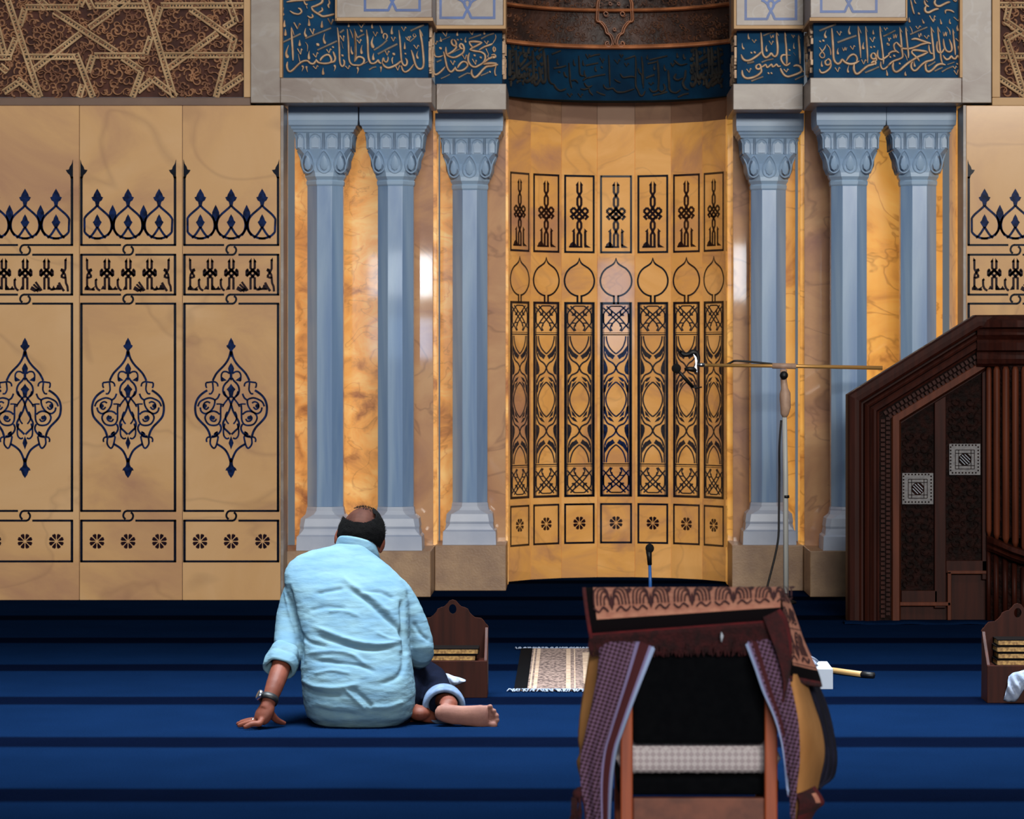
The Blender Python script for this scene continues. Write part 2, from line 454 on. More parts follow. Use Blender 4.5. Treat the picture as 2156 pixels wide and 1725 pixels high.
TX['inner_right'] = ((1553, 56, 13.91), """
S5.4 68,17 70,40 71,60 72,75 76,86 83,91 92,86 98,79 104,86 110,88 116,80 117,60 115,40 113,17
B2.6 112,14 117,22 120,27
S5.6 10,82 15,94 24,100 36,99 50,91 62,82 69,74
S5 60,111 54,116 55,123 62,125 68,120 65,112 60,111
S5.6 69,120 69,133 60,142 46,149 30,152 20,149 14,140 13,128
S4.6 69,120 76,116 82,112 86,120 92,117 99,111 102,118 108,116 114,111 118,117 126,116
S5 138,17 140,40 142,60 143,80 144,100 143,112
B2.6 138,15 143,28
S5 143,84 132,84 127,91 129,101 136,111 143,114 150,110 154,106
S3.6 143,84 155,85
S5.6 163,117 172,114 182,117 187,126 184,134 174,139 160,144 146,147 135,141 128,130 125,122
S5 178,27 180,50 182,80 183,110
B2.6 178,24 184,36
S4.6 196,27 198,60 199,90 200,125
B2.6 196,24 203,38
G4 75,27 92,20 108,16
G4 70,105 85,99 105,95
G5 28,107 38,106 48,103
G4 40,160 58,153 75,147
G4 168,156 185,148 195,145
T2.6 95,24 98,34 103,26 104,33 106,24
D5 31,20 31,29 34,38
D5 85,55 83,64 86,74
D5 13,48 14,60 19,67
D4 165,48 164,58 166,66
V2.6 42,38 49,48 53,38
V2.6 92,42 99,54 103,42
V2.6 158,24 163,34 165,25
V3 26,125 34,135 38,122
V3 135,125 143,134 147,124
T2 163,76 169,85
O5 40,77
O6 50,76
O5 152,69
O5 90,137
O5 99,137
O4 192,132
""")
TX['outer_right'] = ((1708, 40, 13.067), """
S5.6 56,26 58,50 60,80 61,105 65,118 73,124 80,120 85,112 92,119 104,124 118,123 132,116
S5 96,116 104,104 114,98 122,101 126,110 124,118
S4.6 128,22 131,50 134,80 136,108
B2.6 128,19 134,32 137,40
S4.6 149,22 152,60 154,90 155,122
B2.6 149,20 155,36
S4.6 188,22 191,50 195,80 198,110 198,125
B2.6 188,19 195,35
S5 44,112 38,118 41,126 49,126 53,118 48,111 44,112
S5 54,118 53,132 45,142 34,148 26,147 22,138
S3.6 22,78 30,90 36,98 35,106 28,107 23,100 28,92 36,82 40,72
S3 42,70 50,80 53,92 53,100
S5 168,94 164,102 167,109 175,110 178,104 174,96 168,94
S4 178,104 179,114 172,118
S5.6 118,124 117,138 122,150 130,150 142,140 155,130 168,126 176,124
S5.4 164,122 172,117 177,120 176,127
S4.6 183,86 182,98 185,108 194,112 205,106 216,97
S4.6 191,118 191,130 196,138 204,136 216,125
G5 22,33 44,24 68,14
G5 72,65 98,55 124,46
G4.6 148,148 168,140 186,132
G4 198,48 216,40
T2.6 85,78 89,88 93,78 95,87 98,78
D6 41,32 37,44 41,53
D6 106,20 103,34 107,43
D6 144,64 142,76 144,84
D5 170,30 170,36 171,43
D5 74,80 72,90 74,98
D5 103,128 100,140 102,148
D5 29,115 28,124 30,132
D5 206,140 208,148 209,157
V3 70,34 78,46 81,34
V3 161,52 169,64 173,50
V3 107,75 114,85 118,73
V3 65,134 73,146 77,133
V3 138,112 144,125 149,112
V2.6 200,24 204,32 208,24
O5 24,62
O6 33,60
O5 164,78
O5 173,77
O6 210,69
""")
TX['outer_right_end'] = ((1868, 40, 13.067), """
S5.5 66,57 78,55 95,60 112,66 120,68
S5 112,67 95,70 78,77 62,82 44,82 38,78 30,70 25,64
S4.6 25,64 18,72 20,84 26,90 32,94
S5 26,90 14,90 2,97
S5 34,25 37,50 39,70 40,85 42,98 41,106 32,111 20,115 10,121 0,132
B2.6 33,22 38,32 41,37
S4.6 50,25 53,50 56,80 58,95 58,108
B2.6 50,22 56,34
S5.6 110,90 95,88 78,86 68,87
S4.6 68,87 68,94 76,102 84,110 88,117
S5.6 112,92 98,99 84,105 72,112 58,121 45,132 35,141 25,146 18,142 15,131 17,120
S5 120,24 123,50 126,75 128,100 128,110 118,115 106,118 96,125 88,133 80,141 72,142 66,134 66,124 70,118
B2.6 119,21 125,32 129,38
S4.6 138,24 141,50 144,75 146,95 148,112 152,124
B2.6 138,21 143,32 146,38
S4.6 114,72 115,84 119,94 126,96
S4.6 137,62 136,78 139,90 146,94 152,90 156,82
S5 154,55 156,72 161,86 170,91 177,86 176,72 170,56
S4.6 180,30 183,60 186,85 187,100
B2.6 179,27 185,40
S5 153,100 158,108 164,112 171,109 176,103 180,108 187,110 193,102 200,109 203,98 198,84 194,75
S5.6 160,127 148,124 136,128 126,138 116,145 108,143 105,133 105,122
S4 104,124 110,121
G4 63,43 85,33 110,23
G4 112,130 122,125 132,118
G4 130,144 142,138 152,134
G4 150,146 165,137 180,131
G3 165,126 185,119
G4 0,43 22,32
T2.6 61,20 67,30 69,40
T2.6 46,95 52,105 55,115
T3 163,22 171,32 173,44
T2.6 16,42 18,54 22,42 24,53 27,42
T2.6 153,36 156,48 160,36 162,48 164,36
T2.6 85,40 88,51 92,40 95,48
D5 60,-4 60,3 62,10
D5 95,0 98,7 101,13
D5 145,0 147,8 149,15
D5 172,0 171,8 174,14
D6 193,17 192,26 196,33
D5 50,145 49,150 51,157
D5 73,115 74,124 76,132
V3 78,20 84,28 90,19
V3 101,46 109,55 113,45
V3 188,54 196,62 200,52
V3 183,142 191,154 195,140
V3 122,0 127,9 130,0
V3 180,130 186,138 189,130
V2.6 2,52 5,62 8,52
O5 8,105
O6 19,102
O5 34,123
O5 192,124
O6 3,71
""")
TX['corner_right'] = ((1900, 0, 16.58), """
S4.6 28,0 32,18 37,38 41,50
S3.6 40,0 44,10 48,13
S5 76,2 78,12 84,20 92,24
S5.6 82,22 78,32 82,42 92,44 104,38 116,33 126,32
S4 80,0 88,8
S5.6 116,-3 112,10 118,20 130,22 145,15 158,9 166,8
S4.6 150,48 150,38 158,36 170,38 180,44
S4 176,0 184,5 190,2
S4 196,0 199,12 205,20
V3 94,55 107,78 112,55
V3 178,60 194,74 200,60
O6 57,48
""")
TX['niche_a'] = ((1150, 80, 13.27), """
S4 174,48 176,75 177,105 178,135
S4.4 160,130 163,138 172,143 186,141 192,147 200,152 212,153
S4 90,50 92,80 93,98 97,105 106,106
S4 62,70 65,100 66,120 70,140
S4 48,95 52,106 58,110
S4.4 20,130 26,140 36,147 46,146 54,142
S4.4 105,125 112,135 120,137 128,133
S4 102,120 108,114 118,110
S4.4 95,142 106,144 120,140
S4 118,142 122,152 130,160
G4 15,46 30,40 40,36
G4 20,85 40,82 55,78
G4 120,53 135,48 150,46
G4 110,77 130,73 145,70
G4 115,112 140,106 165,102
S4 190,115 198,121 208,125
S4.6 70,120 80,118 88,126
V3 110,45 116,58 120,46
V3 150,55 158,70 160,58
V3 190,60 200,72 204,60
D5 30,60 30,70 33,76
D5 76,60 76,70 80,78
D5 102,62 102,70 105,78
D5 138,78 136,86 140,94
D5 106,90 106,100 110,110
O6 155,82
O5 35,95
V3 58,155 66,165 70,155
V3 88,155 96,166 100,156
G4 140,150 152,156 165,160
S4 2,48 4,80 5,110 10,125 20,130
""")
TX['niche_b'] = ((1300, 80, 13.27), """
S4 51,52 52,80 51,110 52,135 58,147 64,160 72,160 78,148
S4 68,52 71,80 72,110 73,140
S4 58,85 62,97 69,105 71,130
S4.4 8,100 15,110 25,110 38,108 50,110
S4.4 0,150 15,152 30,148 48,142
S4 113,62 115,90 116,120 115,142 121,148
S4 90,140 98,150 110,149 115,142
S4 143,90 145,120 146,140 152,150 165,153 178,145
S4 118,148 126,150 134,142 130,128
G5 80,112 92,107 104,103
G4 90,62 110,57 140,50
G4 85,72 100,69 112,66
G4 20,60 35,55 50,50
V3 6,45 12,55 14,46
V3 20,70 26,80 30,70
D5 85,48 83,55 85,60
D5 104,76 103,84 105,90
D5 132,75 132,85 136,92
S4 160,62 170,72 180,76 196,72
S4.4 165,100 160,112 170,118 184,112
S4 192,90 190,110 184,125 190,140 200,145
V3 88,125 95,132 100,124
V3 150,70 156,80 160,70
G4 100,160 120,156 140,150
G4 170,165 185,158 200,155
D5 168,42 168,50 170,56
D5 186,45 186,53 190,60
""")
# ------------------------------------------------------------------ carpet floor
def carpet():
    m = bpy.data.materials.new('blue_carpet'); m.use_nodes = True; nt = m.node_tree; N = nt.nodes; L = nt.links
    b = N['Principled BSDF']; b.inputs['Roughness'].default_value = .95; b.inputs['Specular IOR Level'].default_value = .0
    b.inputs['Sheen Weight'].default_value = .0
    tc = N.new('ShaderNodeTexCoord'); sx = N.new('ShaderNodeSeparateXYZ'); L.new(tc.outputs['Object'], sx.inputs[0])
    nz = N.new('ShaderNodeTexNoise'); nz.inputs['Scale'].default_value = 1.2; L.new(tc.outputs['Object'], nz.inputs[0])
    def mth(op, a, b_=None, c=None):
        n = N.new('ShaderNodeMath'); n.operation = op
        for i, x in enumerate((a, b_, c)):
            if x is None: continue
            if isinstance(x, (int, float)): n.inputs[i].default_value = x
            else: L.new(x, n.inputs[i])
        return n.outputs[0]
    y = mth('MULTIPLY_ADD', nz.outputs[0], .06, sx.outputs['Y'])
    f = mth('FRACT', mth('DIVIDE', mth('SUBTRACT', y, 9.70+.03-.1365*5), 1.365))     # bands every 1.365 m
    d = mth('ABSOLUTE', mth('SUBTRACT', f, .5))
    r = N.new('ShaderNodeValToRGB'); r.color_ramp.elements[0].position = .088; r.color_ramp.elements[0].color = (*lin(4, 9, 25), 1)
    r.color_ramp.elements[1].position = .134; r.color_ramp.elements[1].color = (*lin(8, 26, 53), 1); L.new(d, r.inputs[0])
    n2 = N.new('ShaderNodeTexNoise'); n2.inputs['Scale'].default_value = 3; n2.inputs['Detail'].default_value = 6; L.new(tc.outputs['Object'], n2.inputs[0])
    mr = N.new('ShaderNodeMapRange'); mr.inputs[3].default_value = .8; mr.inputs[4].default_value = 1.2; L.new(n2.outputs[0], mr.inputs[0])
    n3 = N.new('ShaderNodeTexNoise'); n3.inputs['Scale'].default_value = 160; n3.inputs['Detail'].default_value = 2; L.new(tc.outputs['Object'], n3.inputs[0])
    mr3 = N.new('ShaderNodeMapRange'); mr3.inputs[3].default_value = .6; mr3.inputs[4].default_value = 1.4; L.new(n3.outputs[0], mr3.inputs[0])
    k = mth('MULTIPLY', mr.outputs[0], mr3.outputs[0])
    mx = N.new('ShaderNodeMix'); mx.data_type = 'RGBA'; mx.blend_type = 'MULTIPLY'; mx.inputs[0].default_value = 1
    L.new(r.outputs[0], mx.inputs[6]); cb = N.new('ShaderNodeCombineColor'); [L.new(k, cb.inputs[i]) for i in range(3)]; L.new(cb.outputs[0], mx.inputs[7])
    L.new(mx.outputs[2], b.inputs['Base Color'])
    bp = N.new('ShaderNodeBump'); bp.inputs['Strength'].default_value = .6; bp.inputs['Distance'].default_value = .008; L.new(n3.outputs[0], bp.inputs['Height']); L.new(bp.outputs[0], b.inputs['Normal'])
    return m
M['carpet'] = carpet()
mb = MB(); mb.add([(-9, -8, 0), (9, -8, 0), (9, 20.4, 0), (-9, 20.4, 0)], [(0, 1, 2, 3)])
tag(mb.build('floor', M['carpet']), 'deep blue carpet with darker prayer row bands across it', 'carpet', kind='structure')

AX = .294                                            # niche axis
def mX(x): return 2*AX-x
YW = 17.76
# ------------------------------------------------------------------ marble wall panels with inlay
def mapwall(dx, Y=YW): return lambda px, py, h=0: W(px+dx, py, Y)+Vector((0, -.0015-h, 0))
LEAF = [(0, -33), (3.5, -27), (7, -21), (8.5, -16), (12.5, -14.5), (9.5, -8), (5, -5), (3.2, 3), (0, 6)]
def sym(p, cx, cy): return [(cx+x, cy+y) for x, y in p]+[(cx-x, cy+y) for x, y in reversed(p) if abs(x) > .01]

def inlay_border(mp):
    mb = MB(); w1, w2 = 5.4, 4.3
    def st(p, w, sm=0): ribbon(mb, p, w, mp, sm=sm)
    for m in (0, 1):
        q = (lambda p: mir(p, 270)) if m else (lambda p: p)
        st(q([(171.4, 372), (171.4, 517)]), w1); st(q([(171.4, 535), (171.4, 622)]), w1); st(q([(171.4, 639), (171.4, 1077)]), w1); st(q([(171.4, 1095), (171.4, 1184)]), w1)
        poly(mb, q([(169.2, 335), (172, 345), (176, 351), (178, 357), (184.5, 358), (181, 364), (176, 369), (174, 376), (169.2, 376)]), mp)
    for a, b in ((516, 536.5), (620.5, 639.5), (1076, 1096.5)):
        m_ = (a+b)/2
        st([(169.2, a), (255, a)], w2); st([(371, a), (276, a), (267, a), (262, a+3), (259.6, m_-1), (261, m_+4), (264.5, b-3)], w2, 3)
        st([(285, b), (371, b)], w2); st([(169.2, b), (264, b), (273, b), (278, b-3), (280.4, m_+1), (279, m_-4), (275.5, a+3)], w2, 3)
    st([(169.2, 1182.4), (371, 1182.4)], w2)
    return mb
def inlay_crest(mp):
    mb = MB()
    clip = lambda P: [p for p in P if 177 < p[0] < 363]
    for c in (204.9, 269.7, 335.0):
        poly(mb, sym(LEAF, c, 430), mp)
        poly(mb, sym([(0, -20), (4, -13), (6, -7), (9.5, -3), (6, 3), (3, 8), (0, 11)], c, 471), mp)
        for s in (1, -1):
            for P in ([(4*.2, 433), (4, 437), (12, 444), (21, 452), (27, 460), (29.5, 468), (30, 476), (28, 486), (22, 494), (14, 499), (4, 502), (-7, 502)],
                      [(0, 478), (6, 488), (12, 496), (18, 501)], [(32.3, 466), (33.5, 478), (37, 487), (43, 496)]):
                Q = [(c+s*x, y) for x, y in P]; D = []
                for p in smooth([Vector(v) for v in Q], 4):
                    if 177 < p.x < 363: D.append((p.x, p.y))
                if len(D) > 2: ribbon(mb, D, 4.8, mp, sm=0)
    for c in (237.2, 302.4):
        poly(mb, sym([(0, -24), (4, -16), (7.5, -8), (8, 0), (6, 8), (3.5, 18), (2, 26), (0, 28)], c, 455), mp)
    return mb
def inlay_script(mp):
    mb = MB(); st = lambda p, w=4.2, sm=0: ribbon(mb, p, w*1.18, mp, sm=sm)
    for c in (225.3, 270.2, 315.0):
        for s in (1, -1):
            st([(c+s*4.4, 548), (c+s*4.4, 566)]); poly(mb, [(c+s*2.4, 543), (c+s*8.5, 552), (c+s*2.4, 553)], mp)
            st([(c+s*4.4, 584), (c+s*4.4, 610)])
            st([(c-s*4.4, 565), (c+s*9, 578), (c+s*13, 582)]); st([(c-s*12.5, 569), (c+s*3, 585)]); st([(c-s*12.5, 581), (c+s*1, 567)]); st([(c+s*13, 569.5), (c+s*13, 581)], 4, 0); st([(c+s*9, 567), (c+s*13, 570)])
    for s, c in ((1, 183.5), (-1, 355)):
        st([(c, 546), (c, 566), (c+s*4, 574), (c+s*9, 582)], 4); st([(c+s*10, 568), (c+s*1, 578), (c+s*2, 585), (c+s*10, 582)], 4, 3); st([(c+s*4, 569), (c+s*10, 567)], 4)
        poly(mb, [(c-s*2, 542), (c+s*3, 549), (c-s*3, 550)], mp)
    st([(183.5, 583), (183.5, 606)], 4); st([(355, 583), (356, 596), (359, 603), (360, 614)], 4, 3)
    st([(202, 588), (202, 600), (205, 608), (211, 612)], 4, 3); poly(mb, [(199, 592), (203, 585), (206, 590)], mp)
    st([(248, 588), (248, 600), (251, 608), (256, 612)], 4, 3); poly(mb, [(245.5, 592), (249, 584), (252, 590)], mp)
    st([(178, 609), (200, 610)], 3.6); poly(mb, [(178, 606), (184, 600), (190, 607), (184, 611)], mp); poly(mb, [(188, 604), (196, 613), (201, 602), (192, 608)], mp)
    poly(mb, [(212, 610), (217, 601), (221, 609)], mp); poly(mb, [(230, 598), (236, 606), (237, 611), (228, 611)], mp); poly(mb, [(237, 610), (243, 602), (247, 609)], mp)
    st([(228, 609), (248, 609)], 3.2); poly(mb, [(258, 611), (263, 602), (267, 610)], mp)
    for i in range(3): st([(283+i*4.5, 604-i*5.2), (298+i*4.5-(i == 2)*2, 614-i*1)], 3.8)
    st([(281, 608), (290, 613), (300, 608)], 3.6); st([(319.5, 604), (325, 610), (334, 608)], 3.8, 3)
    poly(mb, [(326, 609), (330, 601), (334, 609)], mp); poly(mb, [(333, 609), (338, 601), (342, 609)], mp); st([(341, 595), (347, 606), (352, 613)], 4.4, 3); st([(338, 600), (344, 609)], 3.6); st([(325, 609), (346, 609)], 3)
    return mb
def inlay_medallion(mp):
    mb = MB(); C = 269.6
    S = [(3.8, [(1, 740), (4, 752), (9, 762), (16, 771), (24, 779), (31, 787), (36, 796), (38.5, 802)]),
         (3, [(28, 814), (29, 808), (35, 804), (45, 805), (53, 806)]), (3, [(53, 806), (53, 813), (51, 817)]), (3, [(39, 806), (38, 815), (38, 822), (42, 829), (47, 829)]),
         (4, [(50, 822), (58, 827), (66, 834), (72, 843), (75, 853), (75.5, 862), (74, 873), (70, 881), (62, 890), (54, 898), (48, 907), (45, 915), (44, 920)]),
         (3, [(43, 921), (49, 921), (52, 926), (51, 931)]), (3.2, [(43, 922), (44, 933), (41, 940), (36, 944), (32, 940), (29, 930), (27, 919)]), (3, [(27, 917), (35, 920), (43, 921)]),
         (3.8, [(30, 935), (20, 941), (12, 948), (7, 956), (3, 966), (1, 974)]),
         (3, [(3, 787), (9, 783), (16, 783), (20, 788), (20.5, 795), (20, 802)]), (3.4, [(2, 796), (6, 802), (12, 808), (16, 815), (17, 823), (15, 830), (10, 835)]),
         (3.6, [(15, 824), (12, 832), (6, 839), (2, 846), (-1, 855), (-4, 865), (-9, 875), (-14, 884), (-17, 892), (-15, 901), (-8, 908), (-1, 915)]),
         (3, [(2, 835), (9, 843), (15, 851), (18, 857)]), (2.6, [(15, 853), (22, 851), (31, 851)]),
         (3.2, [(24, 829), (28, 838), (34, 842), (38, 840), (47, 838), (57, 841), (66, 847), (70, 856)]), (3.2, [(34, 842), (35, 852), (40, 862), (48, 869), (56, 871), (63, 866), (65, 858)]),
         (3.2, [(24, 873), (30, 868), (38, 866), (48, 869), (54, 876), (54, 884), (48, 893), (38, 896), (28, 894), (23, 886), (22, 876), (22, 862), (21, 852)]),
         (3, [(44, 849), (50, 846), (57, 850), (58, 858), (52, 862), (47, 857)]), (3, [(31, 882), (34, 887), (41, 886), (44, 880), (40, 875)]),
         (3.4, [(24, 893), (21, 900), (22, 907), (27, 914), (34, 918), (41, 919)]), (2.8, [(28, 909), (33, 912), (36, 916)]),
         (3, [(13, 892), (16, 905), (15, 918), (9, 924), (4, 922)]), (2.8, [(8, 867), (12, 876), (10, 886), (5, 893)])]
    for w, P in S:
        for s in (1, -1): ribbon(mb, [(C+s*x, y) for x, y in P], w*1.22, mp, sm=3)
    for p in ([(0, 711), (4.5, 719), (6.8, 726), (10, 727.5), (9, 731), (5, 735), (2.9, 738), (2.6, 748), (0, 753)], [(0, 1007), (5, 1000), (8.4, 991), (12, 991), (10, 986), (6, 983), (4, 979), (3.3, 968), (0, 964)],
              [(0, 764), (4, 770), (6.6, 776), (5, 783), (2.8, 788), (2.8, 797), (0, 803)], [(0, 808), (4, 814), (9.5, 820), (5.5, 825), (4, 833), (0, 839)], [(0, 918), (3, 926), (5.4, 933), (2.6, 940), (0, 947)]):
        poly(mb, sym([(x, y) for x, y in p], C, 0), mp)
    for s in (1, -1):
        poly(mb, [(C+s*20.5, 804), (C+s*20, 793), (C+s*9, 801)], mp)
        for cx, cy, r in ((55, 855, 4.5), (38, 880, 4.5), (31, 913, 4)): poly(mb, [(C+s*(cx+r*math.cos(a*.7854)), cy+r*math.sin(a*.7854)) for a in range(8)], mp)
    return mb
def petals(mb, cx, cy, r, mp, n=8):
    for k in range(n):
        a = 2*math.pi*(k+.5)/n; d = lambda rr, t: (cx+rr*math.cos(a+t), cy+rr*math.sin(a+t))
        poly(mb, [d(r*.16, 0), d(r*.55, -.3), d(r*.86, -.3), d(r, -.12), d(r*.93, 0), d(r, .12), d(r*.86, .3), d(r*.55, .3)], mp)
def inlay_rosettes(mp):
    mb = MB()
    for c in (204.2, 269.7, 335.8): petals(mb, c, 1140, 16.5, mp)
    return mb
def marble_wall(name, x0, x1, joints, dxs, label):
    zt = CAMH+(HY-222)*YW/F
    b = MB(); b.box((x0, YW+.02, 0), (x1, YW+.28, zt)); ex = (x1, x1+.016) if x0 < -3 else (x0-.016, x0); b.box((ex[0], YW-.002, 0), (ex[1], YW+.26, zt))
    root = tag(b.build(name, M['grey']), label, 'wall', kind='structure')
    xs = [x0]+joints+[x1]
    for i in range(len(xs)-1):
        p = MB(); p.box((xs[i]+.0012, YW, 0), (xs[i+1]-.0012, YW+.28, zt)); p.build('marble_panel', M['wall'], root, bevel=.003)
    for dx in dxs:
        mp = mapwall(dx)
        inlay_border(mp).build('inlay_border', M['black'], root, nrm=False); inlay_crest(mp).build('inlay_crest', M['navy'], root, nrm=False)
        inlay_script(mp).build('inlay_script', M['maroon'], root, nrm=False); inlay_medallion(mp).build('inlay_medallion', M['navy'], root, nrm=False)
        inlay_rosettes(mp).build('inlay_rosettes', M['maroon'], root, nrm=False)
    return root
X = lambda px, Y: (px-VX)*Y/F
Z = lambda py, Y: CAMH-(py-HY)*Y/F
wl = marble_wall('wall_left', -5.2, X(591, YW), [X(-50, YW), X(167, YW), X(384, YW)], (-217, 0, 217), 'onyx wall left of the niche with dark blue inlaid medallions')
wr = marble_wall('wall_right', X(2034, YW), 5.6, [X(2252, YW)], (1868, 2085), 'onyx wall right of the niche behind the wooden pulpit')

# ------------------------------------------------------------------ carved stucco above the walls
def mapY(Y): return lambda px, py, h=0: W(px, py, Y)+Vector((0, -.001-h, 0))
def scroll(mb, cx, cy, r, a, mp, h, w, s=1):
    P = []
    for i in range(12):
        t = i/11; rr = r*(1-.72*t); P.append((cx+rr*math.cos(a+s*t*5.2), cy+rr*math.sin(a+s*t*5.2)))
    ribbon(mb, P, w, mp, h, ROUND, sm=2, wid=lambda u: .5+.8*u)
def carved_panel(name, x0, x1, y0, y1, straps, strip, label, seed):
    Yb = YW+.03; b = MB(); b.add([W(x0, y0, Yb), W(x1, y0, Yb), W(x1, y1, Yb), W(x0, y1, Yb), W(x0, y0, Yb+.2), W(x1, y0, Yb+.2), W(x1, y1, Yb+.2), W(x0, y1, Yb+.2)],
        [(0, 1, 2, 3), (4, 7, 6, 5), (0, 4, 5, 1), (1, 5, 6, 2), (2, 6, 7, 3), (3, 7, 4, 0)])
    root = tag(b.build(name, M['stuccored']), label, 'carved panel', kind='structure')
    rnd = random.Random(seed); mp = mapY(Yb); f = MB()
    for gy in range(int(y0), int(y1), 14):
        for gx in range(int(x0), int(x1), 14):
            cx = gx+rnd.uniform(0, 16); cy = gy+rnd.uniform(0, 16)
            if x0+4 < cx < x1-5 and y0+4 < cy < y1-5: scroll(f, cx, cy, rnd.uniform(7, 13), rnd.uniform(0, 6.3), mp, rnd.uniform(.012, .024), 4.6, rnd.choice((1, -1)))
    f.build('foliage_relief', M['stuccored2'], root, sm=True, nrm=False)
    s = MB(); d = MB()
    mp2 = mapY(Yb-.012)
    for (ax, ay, bx, by) in straps:
        A = Vector((ax, ay)); B = Vector((bx, by)); t = (B-A).normalized(); n = Vector((-t.y, t.x)); L = (B-A).length
        ribbon(s, [A, B], 13.5, mp2, .012, [(-1, -1), (-1, .8), (-.72, 1), (-.48, .8), (-.44, .1), (.44, .1), (.48, .8), (.72, 1), (1, .8), (1, -1)], sm=0)
        k = 3.0
        while k < L-2:
            c = A+t*k; poly(d, [(c+t*1.7+n*1.7).to_tuple(), (c-t*1.7+n*1.7).to_tuple(), (c-t*1.7-n*1.7).to_tuple(), (c+t*1.7-n*1.7).to_tuple()], mp2, .004); k += 6.6
    s.build('star_strapwork', M['stucco'], root, nrm=False); d.build('strap_dots', M['stuccodot'], root, nrm=False)
    return root
M['stuccored2'] = mat('tan_stucco_foliage', lin(168, 122, 88), .8, lin(120, 80, 60), 9, 4)
ST = [(54,15.6,166,15.6),(200,12.5,306,12.5),(339,12,513,12),(-40,121,25,121),(54,120,160,120),(199,117.5,306,117.5),(345,117,513,116.5),
 (15,-5,85,205),(160,113,196,205),(184,-4,195,19),(304,-4,367,205),(480,0,497,48),(114,24,246,110),(258,122,300,150),(401,19,494,84),(322,166,372,204),(36,167,80,203),(0,138,16,152),
 (272,-2,188,59),(170,71,70,148),(458,70,355,144),(320,168,290,193),(511,162,464,194),(37,175,8,195),(496,44,472,59),(53,17,42,55),(34,80,18,120),(168,14,175,-2),(197,117,185,153),(175,178,167,205),
 (339,14,327,51),(318,77,306,115),(299,150,279,205),(478,119,455,205),(494,80,485,113),(-10,40,10,115),(100,15,78,-5),(228,-2,250,12)]
pl = carved_panel('trim_1', -120, 513, -60, 205, ST, None, 'carved stucco star lattice above the left onyx wall', 3)
SR = [(2104,11,2260,11),(2125,12,2118,43),(2115,43,2200,103),(2148,66,2117,83),(2118,82,2153,190),(2100,118,2121,118),(2137,118,2260,118),(2100,162,2165,205),(2190,11,2160,90),(2170,118,2200,205)]
pr = carved_panel('trim_2', 2106, 2260, -60, 205, SR, None, 'carved stucco star lattice at the top right corner', 5)
def slab(name, mtl, px0, py0, px1, py1, Y0, Y1, label=None, cat='stone trim', parent=None, bevel=.004):
    b = MB(); b.box((X(px0, Y0), Y0, Z(py1, Y0)), (X(px1, Y0), Y1, Z(py0, Y0)))
    o = b.build(name, mtl, parent, bevel=bevel)
    if parent is None: tag(o, label, cat, kind='structure')
    return o
slab('trim_3', M['strip'], -600, 205.5, 527.5, 222.5, YW-.004, YW+.25, 'brown stone course between the left onyx wall and its stucco lattice')
slab('trim_4', M['sand'], 513, -60, 527.5, 205, YW-.002, YW+.25, 'sand coloured upright strip beside the left stucco lattice')
slab('trim_5', M['sand'], 2089, -60, 2106, 205, YW-.002, YW+.25, 'sand coloured upright strip beside the right stucco lattice')
slab('trim_6', M['sand'], 2089, 205.5, 2700, 222.5, YW-.004, YW+.25, 'sand coloured stone course below the right stucco lattice')

# ------------------------------------------------------------------ grey entablature, blue friezes with raised lettering, upper blocks
def boxes(name, mtl, bs, label, cat, flip, parent=None, bevel=.004):
    b = MB()
    for (x0, x1, y0, y1, z0, z1) in bs:
        if flip: x0, x1 = mX(x1), mX(x0)
        b.box((x0, y0, z0), (x1, y1, z1))
    o = b.build(name, mtl, parent, bevel=bevel)
    if parent is None: tag(o, label, cat, kind='structure')
    return o
def lettering(parent, keys, mp, name='raised_lettering', mats=None, hs=1.0):
    a = MB(); g = MB(); g.cur = 1; a.m = a.m
    for k in keys:
        (x0, y0, s), txt = TX[k]
        for ln in txt.strip().split('\n'):
            p = ln.split(); ty = p[0][0]; w = float(p[0][1:]); P = [tuple(float(c) for c in q.split(',')) for q in p[1:]]
            P = [(x0+10*x/s, y0+10*y/s) for x, y in P]
            a.cur = 0
            if ty == 'S': ribbon(a, P, w, mp, .013*hs, ROUND, sm=4, taper=(.45, .45))
            elif ty == 'G': a.cur = 1; ribbon(a, P, w, mp, .007*hs, ROUND, sm=0)
            elif ty == 'D': ribbon(a, P, w, mp, .010*hs, ROUND, sm=5, wid=lambda u: .12+.95*min(1, u/.78)*math.sqrt(max(0.03, 1-max(0, (u-.78)/.22)**2)))
            elif ty == 'V':
                ribbon(a, P[:2], w, mp, .010*hs, ROUND, sm=0, wid=lambda u: 1-.35*u); ribbon(a, P[1:], w, mp, .010*hs, ROUND, sm=0, wid=lambda u: .65+.35*u)
                x, y = P[-1]; ribbon(a, [(x, y), (x+2.2, y+3)], w*.6, mp, .008*hs, ROUND, sm=0)
            elif ty in 'TB': ribbon(a, P, w, mp, .009*hs, ROUND, sm=3, taper=(.4, .4))
            elif ty == 'O':
                x, y = P[0]; ribbon(a, [(x-w*.35, y-w*.3), (x, y), (x+w*.35, y+w*.3)], w, mp, .011*hs, ROUND, sm=3, wid=lambda u: max(.35, 1-abs(u-.5)*1.2))
    return a.build(name, mats or [M['gilt'], M['giltdull']], parent, nrm=False)
def return_relief(parent, xr, y0, y1, z0, z1, sgn, seed):
    """letters carried round the return face, seen nearly edge on"""
    b = MB(); rnd = random.Random(seed); n = 34
    for i in range(n):
        y = rnd.uniform(y0, y1); z = rnd.uniform(z0+.02, z1-.03); l = rnd.uniform(.015, .07)
        x0, x1 = sorted((xr, xr+sgn*.014)); b.box((x0, y, z), (x1, y+rnd.uniform(.008, .03), z+l))
    b.build('return_lettering', M['gilt'], parent)
